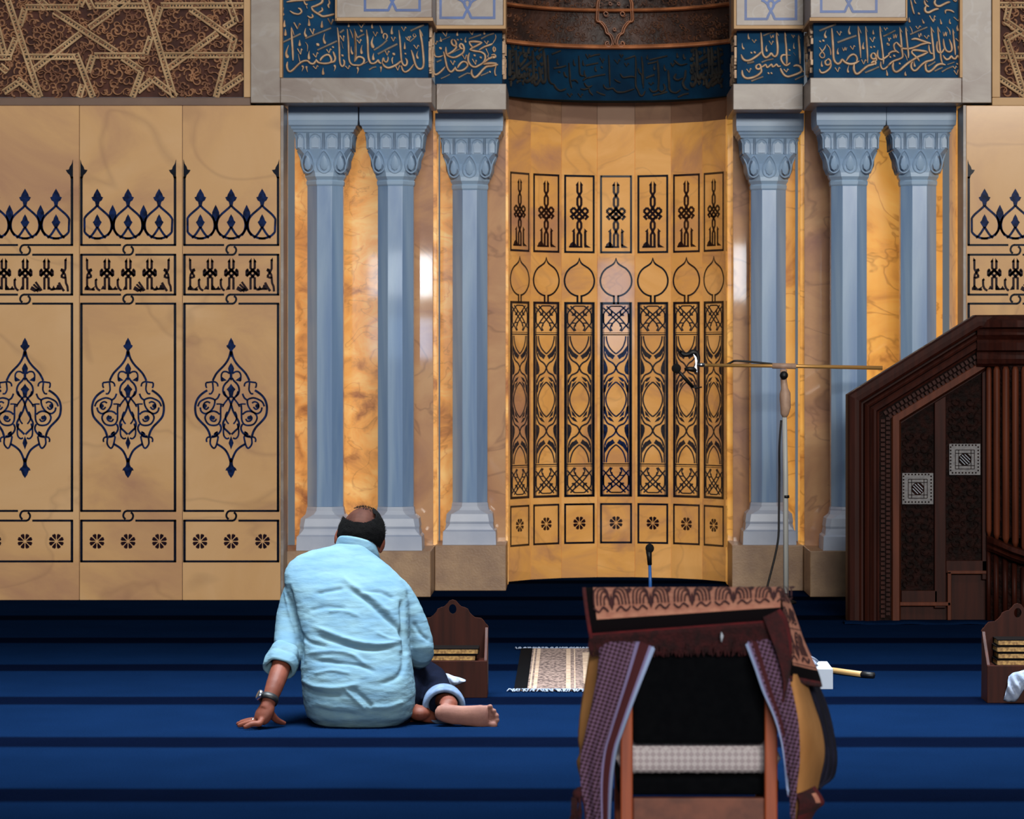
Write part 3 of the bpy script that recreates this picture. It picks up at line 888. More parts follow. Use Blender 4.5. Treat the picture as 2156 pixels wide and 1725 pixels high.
for flip, sd, sidename in ((0, 'left', 'left'), (1, 'right', 'right')):
    n0 = 7 if not flip else 15
    T = lambda i: 'trim_%d' % (n0+i)
    boxes(T(0), M['grey'], [(-1.835, -1.664, 17.74, 18.3, 2.86, 3.75), (-1.664, -.792, 17.74, 18.3, 2.86, 3.005)], 'grey marble frame over the pair of outer columns on the %s' % sidename, 'marble frame', flip)
    boxes(T(1), M['grey'], [(-.79, -.376, 18.24, 18.98, 2.862, 3.016)], 'grey marble lintel over the single %s column next to the niche' % sidename, 'marble lintel', flip)
    fr = boxes(T(2), M['frieze'], [(-1.664, -.816, 17.80, 18.28, 3.005, 3.75)], 'blue frieze with raised gilt script over the outer columns on the %s' % sidename, 'frieze', flip)
    boxes('fillet', M['sand'], [(-1.668, -1.652, 17.735, 17.83, 3.005, 3.75)], None, None, flip, fr, .002)
    fi = boxes(T(3), M['frieze'], [(-.80, -.402, 18.30, 18.98, 3.016, 3.345)], 'blue frieze with raised gilt script over the inner %s column' % sidename, 'frieze', flip)
    ub = boxes(T(4), M['grey'], [(-1.338, -.79, 17.70, 18.3, 3.345, 3.75)], 'pale grey block with blue strapwork above the outer %s frieze' % sidename, 'marble block', flip)
    boxes('fillet', M['sand'], [(-1.344, -.785, 17.69, 18.3, 3.326, 3.345), (-1.346, -1.336, 17.69, 17.78, 3.326, 3.75)], None, None, flip, ub, .002)
    ui = boxes(T(5), M['grey'], [(-.79, -.392, 18.20, 18.98, 3.355, 3.75)], 'pale grey block with blue strapwork above the inner %s frieze' % sidename, 'marble block', flip)
    boxes('fillet', M['sand'], [(-.79, -.388, 18.19, 18.98, 3.335, 3.355), (-.392, -.378, 18.19, 18.5, 3.335, 3.75)], None, None, flip, ui, .002)
    ko = [k for k in (('outer_left', 'outer_left_end', 'corner_left') if not flip else ('outer_right', 'outer_right_end', 'corner_right'))]
    lettering(fr, ko, mapY(17.80)); lettering(fi, ['inner_'+sd], mapY(18.30))
    xr = -.816 if not flip else mX(-.816); return_relief(fr, xr, 17.81, 18.28, 3.01, 3.32, 1 if not flip else -1, 4+flip)
    xr = -.402 if not flip else mX(-.402); return_relief(fi, xr, 18.31, 18.9, 3.02, 3.34, 1 if not flip else -1, 8+flip)
    # blue strapwork on the blocks
    o1, o2, bt, c1, a1, a2, b2, c2 = (768, 883, 21.5, 826, 928, 1041, 37.5, 984) if not flip else (1732, 1848, 24.5, 1787, 1573.5, 1679.5, 40, 1623)
    for par, Yp, l, r, bo, c in ((ub, 17.70, o1, o2, bt, c1), (ui, 18.20, a1, a2, b2, c2)):
        s = MB(); mp = mapY(Yp)
        for q in (lambda p: p, lambda p: mir(p, c)):
            ll = c-(r-l)/2
            hq = .0006 if q([(0, 0)])[0][0] else 0
            ribbon(s, q([(ll, -60), (ll, bo+2.6)]), 5.4, mp, hq, sm=0); ribbon(s, q([(ll-2.6, bo), (c-7, bo)]), 5.4, mp, .0012+hq, sm=0)
            ribbon(s, q([(c-8, bo), (c-5, bo-8), (c+1, bo-19), (c+6, bo-28), (c+5, bo-36), (c-4, bo-42), (c-14, bo-52)]), 5.4, mp, .0024+hq, sm=3)
            ribbon(s, q([(c+4, bo-28), (c+12, bo-36), (c+20, bo-40)]), 5, mp, .0036+hq, sm=3)
        s.build('blue_strapwork', M['bluepaint'], par, nrm=False)

# ------------------------------------------------------------------ recesses behind the columns: glowing onyx, pale piers, plinths
n = 0
for flip, sd in ((0, 'left'), (1, 'right')):
    k = 1 if not flip else 9
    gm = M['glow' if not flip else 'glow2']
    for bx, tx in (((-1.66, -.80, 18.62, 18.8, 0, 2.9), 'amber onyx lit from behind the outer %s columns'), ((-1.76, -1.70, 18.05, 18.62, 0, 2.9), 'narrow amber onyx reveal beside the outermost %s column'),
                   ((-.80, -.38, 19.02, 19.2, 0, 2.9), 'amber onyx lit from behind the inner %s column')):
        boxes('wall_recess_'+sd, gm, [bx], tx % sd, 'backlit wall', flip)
    boxes('wall_pier_'+sd, M['pale'], [(-1.01, -.822, 18.56, 19.1, .2, 2.9)], 'polished rose onyx strip beside the second outer column on the %s' % sd, 'onyx pier', flip)
    boxes('wall_pier_'+sd, M['pale'], [(-.515, -.394 if not flip else -.411, 18.93, 19.3, .2, 2.9)], 'polished rose onyx strip between the inner %s column and the niche' % sd, 'onyx pier', flip)
    boxes('plinth', M['plinth'], [(-1.70, -.812, 18.0, 18.62, 0, .268)], 'brown stone plinth under the pair of outer columns on the %s' % sd, 'plinth', flip)
    boxes('plinth', M['plinth'], [(-.81, -.383, 18.5, 19.02, 0, .272)], 'brown stone plinth under the single inner column on the %s' % sd, 'plinth', flip)
for o in list(SC.objects):
    if o.name.startswith('plinth'): o['kind'] = 'structure'

# ------------------------------------------------------------------ the niche
R, YC, DT = .745, 18.95, math.radians(18.3)
m0 = (YC+R)/F
nroot = MB()
ang = [math.radians(a) for a in range(-90, 91, 5)]
nroot.loft([[(AX+(R+.03)*math.sin(a), YC+(R+.03)*math.cos(a), z) for a in ang] for z in (0, 3.06)], cap=False, closed=False)
niche = tag(nroot.build('wall_niche', M['strip'], nrm=False), 'golden onyx prayer niche with inlaid panels between the columns', 'prayer niche', kind='structure')
def mapfac(k):
    th = k*DT; c, s = math.cos(th), math.sin(th)
    def f(px, py, h=0):
        u = (px-1296)*m0; r = R-.0015-h
        return Vector((AX+r*s+u*c, YC+r*c-u*s, CAMH-(py-HY)*m0))
    return f
def nbord(mp):
    b = MB(); C = 1296
    for (y0, y1, w) in ((371.5, 531.5, 4.4), (639, 1043.5, 5.2), (1061.5, 1142.5, 4.2)):
        e = 33-w/2+.8
        for s in (1, -1): ribbon(b, [(C+s*e, y0-w/2), (C+s*e, y1+w/2)], w, mp, sm=0)
        for y in (y0, y1): ribbon(b, [(C-e, y), (C+e, y)], w, mp, sm=0)
    for s in (1, -1):
        ribbon(b, [(C+s*x, y) for x, y in [(0, 543), (2, 551), (6, 556.5), (13, 561), (21, 566), (28, 574), (32, 584), (33, 593), (31, 603), (26, 611), (19, 618), (10, 622.5), (3, 624)]], 3.8, mp, sm=3, wid=lambda u: min(1, .3+u*5))
        ribbon(b, [(C+s*4.4, 622), (C+s*4.4, 641)], 4.4, mp, sm=0)
    return b
def nscript(mp):
    b = MB(); C = 1295.8; st = lambda p, w=4, sm=0: ribbon(b, [(C+x, y) for x, y in p], w*1.25, mp, sm=sm)
    for s in (1, -1):
        q = lambda P: [(s*x, y) for x, y in P]
        poly(b, [(C+s*x, y) for x, y in [(2, 382), (8.5, 391), (2, 392)]], mp)
        st(q([(-4.3, 388), (-4.3, 405), (0, 412), (4.3, 419), (4.3, 432), (0, 440), (-12, 452)]), 4.2); st(q([(-12.5, 438), (10, 461)])); st(q([(-20, 445), (-2, 463)])); st(q([(-3, 438), (18, 457)])); st(q([(12.5, 438), (20, 445)]), 4); st(q([(12.5, 463), (20, 455)]), 4)
        st(q([(-8, 457), (0, 463), (4.3, 471), (4.3, 480), (0, 488), (-4, 495), (-4, 520)]), 4.2)
    st([(-12, 490), (-12, 520)], 4.2); poly(b, [(C-17, 488), (C-10, 481), (C-10, 492)], mp); st([(13, 488), (13, 519)], 4.2); poly(b, [(C+18, 488), (C+11, 481), (C+11, 492)], mp)
    poly(b, [(C+11, 513), (C+26, 522), (C+11, 522)], mp); poly(b, [(C-23, 522), (C-20, 514), (C-14, 509), (C-8, 514), (C-5, 522)], mp); st([(-23, 520.5), (7, 520.5)], 3)
    return b
def norn(mp):
    b = MB(); C = 1296
    def st(p, w, sm=3):
        for s in (1, -1):
            ribbon(b, [(C+s*x, y) for x, y in p], w, mp, sm=sm); ribbon(b, [(C+s*x, 1682-y) for x, y in p], w, mp, sm=sm)
    def pl(p):
        for s in (1, -1):
            poly(b, [(C+s*x, y) for x, y in p], mp); poly(b, [(C+s*x, 1682-y) for x, y in p], mp)
    st([(29.2, 641), (29.2, 841)], 3.4, 0); st([(24.8, 708), (24.8, 744)], 2.6, 0); st([(25, 816), (25, 841)], 3, 0); st([(26, 641), (26, 841)], 1.2, 0)
    st([(-28, 705), (28, 705)], 2.2, 0); st([(-28, 701), (28, 701)], 1.2, 0)
    st([(20.5, 708), (19.5, 717), (15, 730), (8, 739), (0, 745.5)], 3.2)
    st([(0, 804.5), (9, 812), (16, 822), (20.5, 833), (21.5, 841)], 3.2)
    pl([(24, 727), (19, 734), (14, 741), (7, 746), (2, 749), (7, 757), (12, 753), (17, 751), (21, 745), (24, 738)])
    st([(-23.5, 744), (-21, 753), (-15, 760), (-8, 764), (-3, 769), (0, 775), (4, 783), (10, 787), (17, 790), (22, 797), (25, 806)], 3.6)
    pl([(27, 752), (21, 764), (18, 773), (17.5, 781), (20, 787), (27, 790)])
    pl([(4, 793), (8, 799), (13, 804), (17, 803), (19, 811), (22, 825), (25, 828), (25, 812), (20, 803), (13, 796)]); pl([(6, 802), (12, 812), (18, 818), (16, 808)])
    pl([(25, 806), (27, 800), (27, 828), (24, 822)])
    # interlace squares
    for P, w in (([(-27, 648), (-20, 655), (-13, 662), (-6, 668), (0, 674), (7, 681), (12, 690), (8, 697)], 2.5), ([(-20, 645), (-8, 656), (2, 664), (12, 674), (20, 684), (27, 692)], 2.5), ([(11, 645), (20, 653), (26, 661), (26, 680)], 2.5), ([(-26, 661), (-26, 680), (-18, 689), (-11, 698)], 2.5),
                 ([(-11, 645), (11, 645)], 2), ([(-10, 655), (-10, 661), (-16, 661)], 2.2), ([(8, 655), (10, 664), (17, 664)], 2.2), ([(-17, 681), (-9, 681), (-9, 688)], 2.2)): st(P, w*1.3, 2)
    return b
fac0 = None
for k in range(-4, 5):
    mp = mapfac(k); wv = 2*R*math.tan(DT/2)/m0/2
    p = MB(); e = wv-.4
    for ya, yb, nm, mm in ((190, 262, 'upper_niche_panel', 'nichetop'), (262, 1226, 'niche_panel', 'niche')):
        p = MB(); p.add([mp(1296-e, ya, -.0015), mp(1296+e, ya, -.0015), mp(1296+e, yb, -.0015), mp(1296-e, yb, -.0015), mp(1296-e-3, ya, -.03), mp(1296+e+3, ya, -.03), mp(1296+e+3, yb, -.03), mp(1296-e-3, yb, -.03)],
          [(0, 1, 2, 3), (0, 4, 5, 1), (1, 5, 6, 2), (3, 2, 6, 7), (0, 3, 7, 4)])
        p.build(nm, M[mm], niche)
    if abs(k) < 5:
        nbord(mp).build('inlay_border', M['black'], niche, nrm=False); nscript(mp).build('inlay_script', M['maroon'], niche, nrm=False)
        norn(mp).build('inlay_arabesque', M['slate' if k else 'navy'], niche, nrm=False)  # centre facet: bluish reflection painted in by a bluer inlay colour
        f = MB(); petals(f, 1296, 1101, 14.5, mp); f.build('inlay_rosette', M['maroon'], niche, nrm=False)

# curved script band and bronze hood over the niche
RB, YB = .848, 18.67
def bandxy(px, off=0):
    Y = 19.3
    for _ in range(12):
        x = X(px, Y); d = (RB+off)**2-(x-AX)**2; Y = YB+math.sqrt(max(d, .02))
    return X(px, Y), Y
def mapband(px, py, h=0):
    x, y = bandxy(px); v = Vector((AX-x, YB-y, 0)).normalized()
    return Vector((x, y, CAMH-(py-HY)*y/F))+v*(h+.001)
def arcstrip(prof, n=48):
    """prof: list of (offset outwards, z)"""
    b = MB(); A = math.asin(.752/RB)
    b.loft([[(AX+(RB+o)*math.sin(-A+2*A*i/n), YB+(RB+o)*math.cos(-A+2*A*i/n), z) for i in range(n+1)] for o, z in prof], cap=False, closed=False); return b
zm = lambda py: CAMH+(HY-py)*19.52/F
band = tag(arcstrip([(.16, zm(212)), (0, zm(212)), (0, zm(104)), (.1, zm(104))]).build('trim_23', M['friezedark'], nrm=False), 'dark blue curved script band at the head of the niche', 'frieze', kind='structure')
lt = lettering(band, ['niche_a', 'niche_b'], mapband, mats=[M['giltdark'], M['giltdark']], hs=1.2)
for src, dx, dy in (('outer_left_end', 1075-750, 47), ('outer_right', 1455-1715, 47)):
    base = TX[src]
    TX['tmp'] = ((base[0][0]+dx, base[0][1]+dy, base[0][2]*(1.9 if dx > 0 else 2.2)), base[1]); 
    # the band's ends, foreshortened: the same hand, narrower
    def mpx(px, py, h=0, x0=base[0][0]+dx, y0=base[0][1]+dy, s=(1.9 if dx > 0 else 2.2)): return mapband(px, y0+(py-y0)*s*.82, h)
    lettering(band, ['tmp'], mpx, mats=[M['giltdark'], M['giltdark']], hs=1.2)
hood = tag(arcstrip([(.02, zm(104)), (.02, zm(24)), (.06, zm(24)), (.10, zm(-90))]).build('trim_24', M['hood'], nrm=False), 'dark carved bronze hood above the niche script band', 'niche hood', kind='structure')
for a, bb in ((104.5, 95), (26, 19)):
    arcstrip([(.03, zm(a)), (-.02, zm(a)), (-.035, zm(a-2)), (-.03, zm((a+bb)/2)), (-.035, zm(bb+2)), (-.02, zm(bb)), (.06, zm(bb))]).build('bronze_rib', M['hoodgold'], hood, nrm=False)
b = MB(); rnd = random.Random(9)
for i in range(420):
    px = rnd.uniform(1072, 1538); py = rnd.uniform(-20, 88)
    if 18 < py < 30: continue
    scroll(b, px, py, rnd.uniform(4, 9)*(.5+.5*math.cos((px-1300)/260)), rnd.uniform(0, 6.3), lambda x, y, h: mapband(x, y, h-.022), .01, 2.2, rnd.choice((1, -1)))
b.build('scroll_relief', M['hood2'] if 'hood2' in M else M['hood'], hood, nrm=False)
b = MB(); cmp_ = lambda x, y, h: mapband(x, y, h+.002)
px_ = lambda L: [(1220+x/14.373, y/14.373) for x, y in L]
for L in ([(640,-90),(560,0),(520,120),(510,260),(505,420),(505,640),(600,680),(700,780),(770,900),(800,1010),(890,1060),(950,1160),(985,1280),(960,1380),(880,1430),(800,1400),(770,1330),(820,1270),(880,1300)],):
    for s in (0, 1):
        P = px_(L); P = mir(P, 1294.2) if s else P
        ribbon(b, P, 4.2, cmp_, .03, ROUND, sm=3)
        Q = [(x+(4.2 if not s else -4.2), y-1) for x, y in P[:-5]]; ribbon(b, Q, 3.0, cmp_, .026, ROUND, sm=3)
for cx, cy, r in ((1276, 29, 8), (1312, 29, 8), (1280, 94, 4), (1308, 94, 4), (1294, 62, 5), (1285, 8, 5), (1303, 8, 5)): scroll(b, cx, cy, r, .5, cmp_, .025, 2.4); scroll(b, cx, cy, r*.8, 3.5, cmp_, .025, 2.4, -1)
b.build('bronze_cartouche', M['hoodgold'], hood, nrm=False)

# windows of the hall behind the camera, seen mirrored in the polished onyx
for i, (x0, x1, z0, z1, st) in enumerate(((-2.75, -1.86, 2.29, 2.86, 15), (-2.75, -1.86, 1.45, 2.0, 6), (2.24, 2.46, 2.26, 3.02, 10), (.42, .90, 1.5, 2.85, 4))):
    pm = mat('daylight_pane', (.8, .85, .95), .3, emis=((.84, .92, 1.0) if st > 8 else (.45, .68, 1.0), st))
    b = MB(); b.box((x0, -5.0, z0), (x1, -4.97, z1)); wo = tag(b.build('window_%d' % (i+1), pm), 'daylit window pane of the hall seen only as a reflection', 'window', kind='structure')
    b = MB(); b.box((x0-.06, -5.06, z0-.06), (x1+.06, -5.0, z0)); b.box((x0-.06, -5.06, z1), (x1+.06, -5.0, z1+.06)); b.build('window_frame', M['sand'], wo)
# ------------------------------------------------------------------ six marble columns
def octr(a, c, z, x, y):
    """ring of an octagon: half width a, corner cut c"""
    c = max(c, .0005)
    return [(x+p, y+q, z) for p, q in ((-a, -a+c), (-a+c, -a), (a-c, -a), (a, -a+c), (a, a-c), (a-c, a), (-a+c, a), (-a, a-c))]
def column(name, label, x, y, zb, zt):
    """zb top of plinth, zt underside of lintel; profile heights follow the picture rows of the left inner column"""
    root = empty(name, (x, y, zb), label, 'column', 'marble columns in front of the glowing onyx', 'thing')
    m = 18.71/F
    k = (zt-zb)/((1147-233)*m); zz = lambda row: zb+(1147-row)*m*k
    def part(nm, prof, mtl, bev=.003):
        b = MB(); b.loft([octr(a*m, c*m, zz(r), x, y) for r, a, c in prof]); return b.build(nm, mtl, root, bevel=bev)
    part('base', [(1147, 56, 0), (1119, 55, 0), (1115, 51, 1), (1108, 50, 6), (1103, 49, 8), (1098, 50, 9), (1082, 48, 10), (1079, 45, 14), (1074, 40, 18), (1066, 38, 22), (1063, 38, 22), (1058, 36.5, 21.4)], M['colbase'])
    part('shaft', [(1058, 36.5, 21.4), (393, 36.5, 21.4)], M['column'], .002)
    cap = part('capital', [(393, 36.5, 21.4), (390, 38, 22), (384, 38.5, 22), (381, 37, 21.5), (374, 41, 23), (366, 41, 22), (352, 43, 19), (338, 47, 15), (326, 52, 10), (321, 54, 8), (318, 55, 6), (296, 56, 5), (286, 58, 5), (284, 60, 2)], M['column2'], 0)
    part('abacus', [(284, 61, 0), (280, 62, 0), (277, 65, 0), (273, 66, 0), (270, 69.6, 0), (262, 70.4, 0), (260, 70.7, 0), (233, 70.7, 0)], M['column2'])
    lf = MB()
    for q in range(4):
        a = q*math.pi/2; ca, sa = math.cos(a), math.sin(a)
        def mp(px, py, h=0):                        # px offset across the face, py picture row
            t = py; d = 60
            for (r0, a0), (r1, a1) in (((284, 60), (296, 56)), ((296, 56), (320, 55)), ((320, 55), (338, 47)), ((338, 47), (366, 41)), ((366, 41), (384, 39))):
                if r0 <= t <= r1: d = a0+(a1-a0)*(t-r0)/(r1-r0)
            u, v = px*m, -(d*m+h)
            return Vector((x+u*ca-v*sa, y+u*sa+v*ca, zz(py)))
        PR = [(-1, -.3), (-.6, .7), (0, 1), (.6, .7), (1, -.3)]
        for cx, s in ((0, 1), (-33, .85), (33, .85)):
            D = [(cx, 322), (cx+10*s, 334), (cx+14*s, 348), (cx+11*s, 361), (cx, 367), (cx-11*s, 361), (cx-14*s, 348), (cx-10*s, 334)]
            ribbon(lf, D, 3.6, mp, .007, PR, sm=3, closed=True)
            P = [mp(cx+px*s, py, hh) for px, py, hh in ((0, 331, .001), (6, 340, .003), (8, 350, .006), (6, 358, .008), (0, 362, .009), (-6, 358, .008), (-8, 350, .006), (-6, 340, .003))]
            c0 = mp(cx, 352, .016); lf.add(P+[c0], [(i, (i+1) % 8, 8) for i in range(8)])
        for cx in (-17, 17, -48, 48):
            w = 12 if abs(cx) < 30 else 8
            ribbon(lf, [(cx-w, 318), (cx-w, 300), (cx-w*.7, 291), (cx, 287), (cx+w*.7, 291), (cx+w, 300), (cx+w, 318)], 2.6, mp, .006, PR, sm=3)
            P = [mp(cx+px, py, hh) for px, py, hh in ((-w*.6, 316, .008), (-w*.6, 300, .003), (0, 292, .001), (w*.6, 300, .003), (w*.6, 316, .008))]
            lf.add(P, [(0, 1, 2, 3, 4)])
        for cx in (0, -32, 32): ribbon(lf, [(cx-1.6, 286), (cx-1.6, 319)], 2, mp, .006, PR, sm=0); ribbon(lf, [(cx+1.6, 286), (cx+1.6, 319)], 2, mp, .006, PR, sm=0)
    lf.build('leaf_relief', M['column2'], cap, sm=True, nrm=False)
    return root
YO, YI = 18.215, 18.715
lab = ['leftmost blue-white marble column, nearest the inlaid onyx wall on the left', 'second blue-white marble column from the left, behind the sitting man\'s head',
       'blue-white marble column just left of the niche, alone on its plinth', 'blue-white marble column just right of the niche, behind the microphone stand',
       'blue-white marble column second from the right, partly hidden by the pulpit', 'rightmost blue-white marble column rising behind the sloping pulpit rail']
c0 = column('marble_column', lab[0], X(686, YO), YO, .268, 2.86)
for i, cx in ((1, 834), (4, 1786), (5, 1932)):
    c = copy_tree(c0, None, (X(cx, YO)-X(686, YO), 0, 0)); c['label'] = lab[i]
for i, cx in ((2, 990), (3, 1617)):
    c = copy_tree(c0, None, (X(cx, YI)-X(686, YO), YI-YO, .004)); c['label'] = lab[i]
# ------------------------------------------------------------------ book stands with books and tissues
def book_stand(label, cx, yf, n, books_lab, tis_lab, tis_kind):
    """cx world x of the middle, yf depth of the front board, n books"""
    s = 518.0; hw = .147
    root = empty('book_stand', (cx, yf, 0), label, 'book stand', 'wooden book stands on the carpet')
    H = .386; hf = .150
    def prof(side):                                # scalloped edge of a board, from crop px (scale 8.213) around x=490
        L = [(620, 620), (640, 560), (618, 520), (590, 500), (560, 455), (512, 405), (455, 398), (400, 392), (345, 350), (300, 300), (272, 245), (205, 212), (150, 200), (105, 155), (60, 100), (0, 80)]
        return [(side*x/8.213/s*.98, H-(y-80)/8.213/s*1.0) for x, y in L]
    b = MB(); yb = yf+.17
    outer = prof(-1)+list(reversed(prof(1)))[1:]; hole = [(.0 + .0155*math.cos(a), H-.0385+.020*math.sin(a)) for a in [2*math.pi*i/20 for i in range(20)]]
    bm = bmesh.new()
    def loop(P, y): return [bm.verts.new((cx+x, y, z)) for x, z in P]
    full = outer+[(hw, 0.0), (-hw, 0.0)]
    o1 = loop(full, yb); h1 = loop(hole, yb)
    es = []
    for Lp in (o1, h1):
        for i in range(len(Lp)): es.append(bm.edges.new((Lp[i], Lp[(i+1) % len(Lp)])))
    bmesh.ops.triangle_fill(bm, use_beauty=True, edges=es)
    g = bmesh.ops.extrude_face_region(bm, geom=bm.faces[:]); bmesh.ops.translate(bm, vec=(0, .016, 0), verts=[v for v in g['geom'] if isinstance(v, bmesh.types.BMVert)])
    bmesh.ops.recalc_face_normals(bm, faces=bm.faces[:])
    bm.verts.index_update(); b.add([v.co for v in bm.verts], [[v.index for v in f.verts] for f in bm.faces]); bm.free()
    b.build('back_board', M['wood'], root, nrm=False)
    f = MB(); f.box((cx-hw, yf, 0), (cx+hw, yf+.015, hf)); f.build('front_board', M['wood'], root, bevel=.002)
    for sx in (-1, 1):
        q = MB(); x0 = cx+sx*hw; P = [(yf+.012, 0), (yb+.002, 0), (yb+.002, H-.125), (yb-.01, H-.112), (yb-.05, H-.15), (yf+.012, hf+.002)]
        q.add([(x0, y, z) for y, z in P]+[(x0-sx*.014, y, z) for y, z in P], [tuple(range(6)), tuple(range(11, 5, -1))]+[(i, (i+1) % 6, 6+(i+1) % 6, 6+i) for i in range(6)])
        q.build('side_board', M['wood'], root, bevel=.002)
    sh = MB(); sh.box((cx-hw+.015, yf+.0155, hf-.016), (cx+hw-.015, yb-.001, hf-.003)); sh.build('shelf', M['wood'], root)
    # books lying flat, gilt fore-edge to the front
    z = hf-.0028
    for i in range(n):
        hb = .026; w2 = .104+.003*(i % 2); xo = cx+(.004 if i % 2 else -.004)
        r = empty('book', (xo, yf+.018, z), books_lab[i], 'book', 'black books with gilt edges in the book stands')
        c = MB()
        for zz in (z, z+hb-.0045): c.box((xo-w2, yf+.016, zz), (xo+w2, yf+.155, zz+.0042))
        c.box((xo-w2, yf+.150, z), (xo+w2, yf+.156, z+hb)); c.build('cover', M['cover'], r, bevel=.001)
        p = MB(); p.box((xo-w2+.004, yf+.020, z+.004), (xo+w2-.004, yf+.150, z+hb-.004)); p.build('page_block', M['paper'], r, label='gilt page edge')
        z += hb+.0006
    # crumpled tissue pushed against the front board
    t = MB(); rnd = random.Random(n); nu, nv = 14, 10
    if tis_kind == 0: L = [(-.048, .087), (.069, .055)]; wv = .030; tx, tz = cx, 0.0
    rows = []
    if tis_kind == 0:
        up = [(-.047, .088), (-.03, .100), (-.012, .099), (.01, .090), (.035, .084), (.060, .074)]; dn = [(-.050, .084), (-.033, .066), (-.022, .044), (-.005, .042), (.022, .052), (.060, .066)]
    else:
        up = [(-.062, .108), (-.045, .122), (-.02, .128), (.01, .135), (.04, .128), (.06, .11)]; dn = [(-.083, .012), (-.06, .006), (-.030, .010), (.0, .055), (.03, .075), (.06, .09)]
    U = smooth([Vector(p) for p in up], 4); D = smooth([Vector(p) for p in dn], 4)
    for a, c in zip(U, D):
        row = []
        for k in range(nv+1):
            q = a.lerp(c, k/nv); e = math.sin(math.pi*k/nv)
            row.append(Vector((cx+q.x, yf-.006-.030*e*(.6+.4*math.sin(q.x*160+q.y*90))-.006*mnoise.noise((q.x*60, q.y*60, n)), q.y)))
        rows.append(row)
    t.loft(rows, cap=False, closed=False)
    o = t.build('tissue', M['tissue'], None, sm=True, nrm=False); m = o.modifiers.new('thick', 'SOLIDIFY'); m.thickness = .0016
    tag(o, tis_lab, 'tissue', 'white tissues pulled from the book stands')
    return root
y1 = FY(1470); book_stand('dark wooden book stand with scalloped back behind the sitting man\'s right arm', X(949.7, y1), y1, 2,
    ['lower of the two gilt-edged books in the stand beside the sitting man', 'upper of the two gilt-edged books in the stand beside the sitting man'], 'crumpled white tissue hanging beside the man\'s bent knee', 0)
y2 = FY(1481); book_stand('dark wooden book stand cut off by the right edge of the picture', X(2156, y2), y2, 4,
    ['lowest of the four gilt-edged books in the stand by the pulpit', 'second gilt-edged book from the bottom in the stand by the pulpit', 'third gilt-edged book from the bottom in the stand by the pulpit', 'topmost of the four gilt-edged books in the stand by the pulpit'],
    'white tissue hanging down the stand at the right edge', 1)

# ------------------------------------------------------------------ small prayer rug on the carpet
x0, yn, yf_ = -.232, FY(1456), FY(1369)
rr = empty('prayer_rug', (x0, yn, 0), 'beige and brown prayer rug with white fringes lying on the blue carpet', 'prayer rug')
b = MB(); x1 = x0+.92; b.box((x0, yn, .001), (x1, yf_, .009)); b.build('rug_field', mat('rug_taupe', lin(150, 126, 114), .95, lin(84, 66, 62), 34, 6, .42, .6, bump=.4, bscale=120, stretch=(2, 1, 1)), rr)
def flatq(bb, xa, xb, ya, yb_, z): bb.add([(xa, ya, z), (xb, ya, z), (xb, yb_, z), (xa, yb_, z)], [(0, 1, 2, 3)])
bl = MB(); flatq(bl, x0, x0+.055, yn, yf_, .0096); bl.build('rug_border', M['blackfab'], rr, nrm=False)
lt_ = MB()
for xa, xb in ((.062, .070), (.078, .094), (.215, .235), (.085+.165, .256)): flatq(lt_, x0+xa, x0+xb, yn+.03, yf_-.03, .0096)
flatq(lt_, x0+.29, x0+.70, yn+.22, yf_-.22, .0096); lt_.build('rug_cream_bands', mat('rug_cream', lin(196, 170, 146), .95, lin(170, 140, 116), 30, 4), rr, nrm=False)
md = MB(); cxr, cyr = x0+.405, (yn+yf_)/2
md.add([(cxr+.085*math.cos(a)*(1+.12*math.cos(6*a)), cyr+.40*math.sin(a)*(1+.12*math.cos(6*a)), .0102) for a in [2*math.pi*i/48 for i in range(48)]], [tuple(range(48))])
md.build('rug_medallion', mat('rug_slate', lin(70, 78, 90), .95, lin(130, 124, 120), 40, 3), rr, nrm=False)
rnd = random.Random(2)
for ya, sg in ((yn, -1), (yf_, 1)):
    fb = MB(); k = x0-.02
    while k < x1:
        l = rnd.uniform(.035, .055); sk = rnd.uniform(-.02, .02)
        fb.tube([(k, ya-sg*.01, .008), (k+sk*.5, ya+sg*l*.5, .010), (k+sk, ya+sg*l, .004)], [.0035, .004, .002], 5); k += .0075
    fb.build('fringe', M['tissue'], rr, sm=True)

# ------------------------------------------------------------------ tissue box, cane
yt = FY(1452); b = MB(); xa, xb = X(1690, yt), X(1754, yt); h = (1452-1409)*yt/F
tr = empty('tissue_box', ((xa+xb)/2, yt, 0), 'white tissue box on the carpet beside the draped chair', 'tissue box')
b.add([(xa, yt, 0), (xb, yt, 0), (xb, yt+.16, 0), (xa, yt+.16, 0), (xa, yt, h), (xb, yt, h), (xb-.012, yt+.15, h+.018), (xa, yt+.15, h+.018)], [(0, 3, 2, 1), (4, 5, 6, 7), (0, 1, 5, 4), (1, 2, 6, 5), (2, 3, 7, 6), (3, 0, 4, 7)])
b.build('box', M['white'], tr, bevel=.002)
t = MB(); rows = []
for i in range(9):
    u = i/8; rows.append([Vector((X(1728, yt)-.012-.05*(1-u)*(k/6)+.01*math.sin(3*u+k), yt+.05+.02*math.sin(k*1.3+u*2), h+.004+.055*k/6*(1-.5*u))) for k in range(7)])
t.loft(rows, cap=False, closed=False); o = t.build('tissue_tip', M['tissue'], tr, sm=True, nrm=False); o.modifiers.new('t', 'SOLIDIFY').thickness = .0015
ycn = FY(1428)
cr = empty('walking_cane', (X(1838, ycn), ycn, 0), 'tan stick with black tip lying on the carpet behind the tissue box', 'cane')
A = W(1680, 1398, FY(1398)-.25); A.z = .016; B_ = Vector((X(1822, ycn), ycn, .014)); C_ = Vector((X(1839, ycn), ycn-.02, .013))
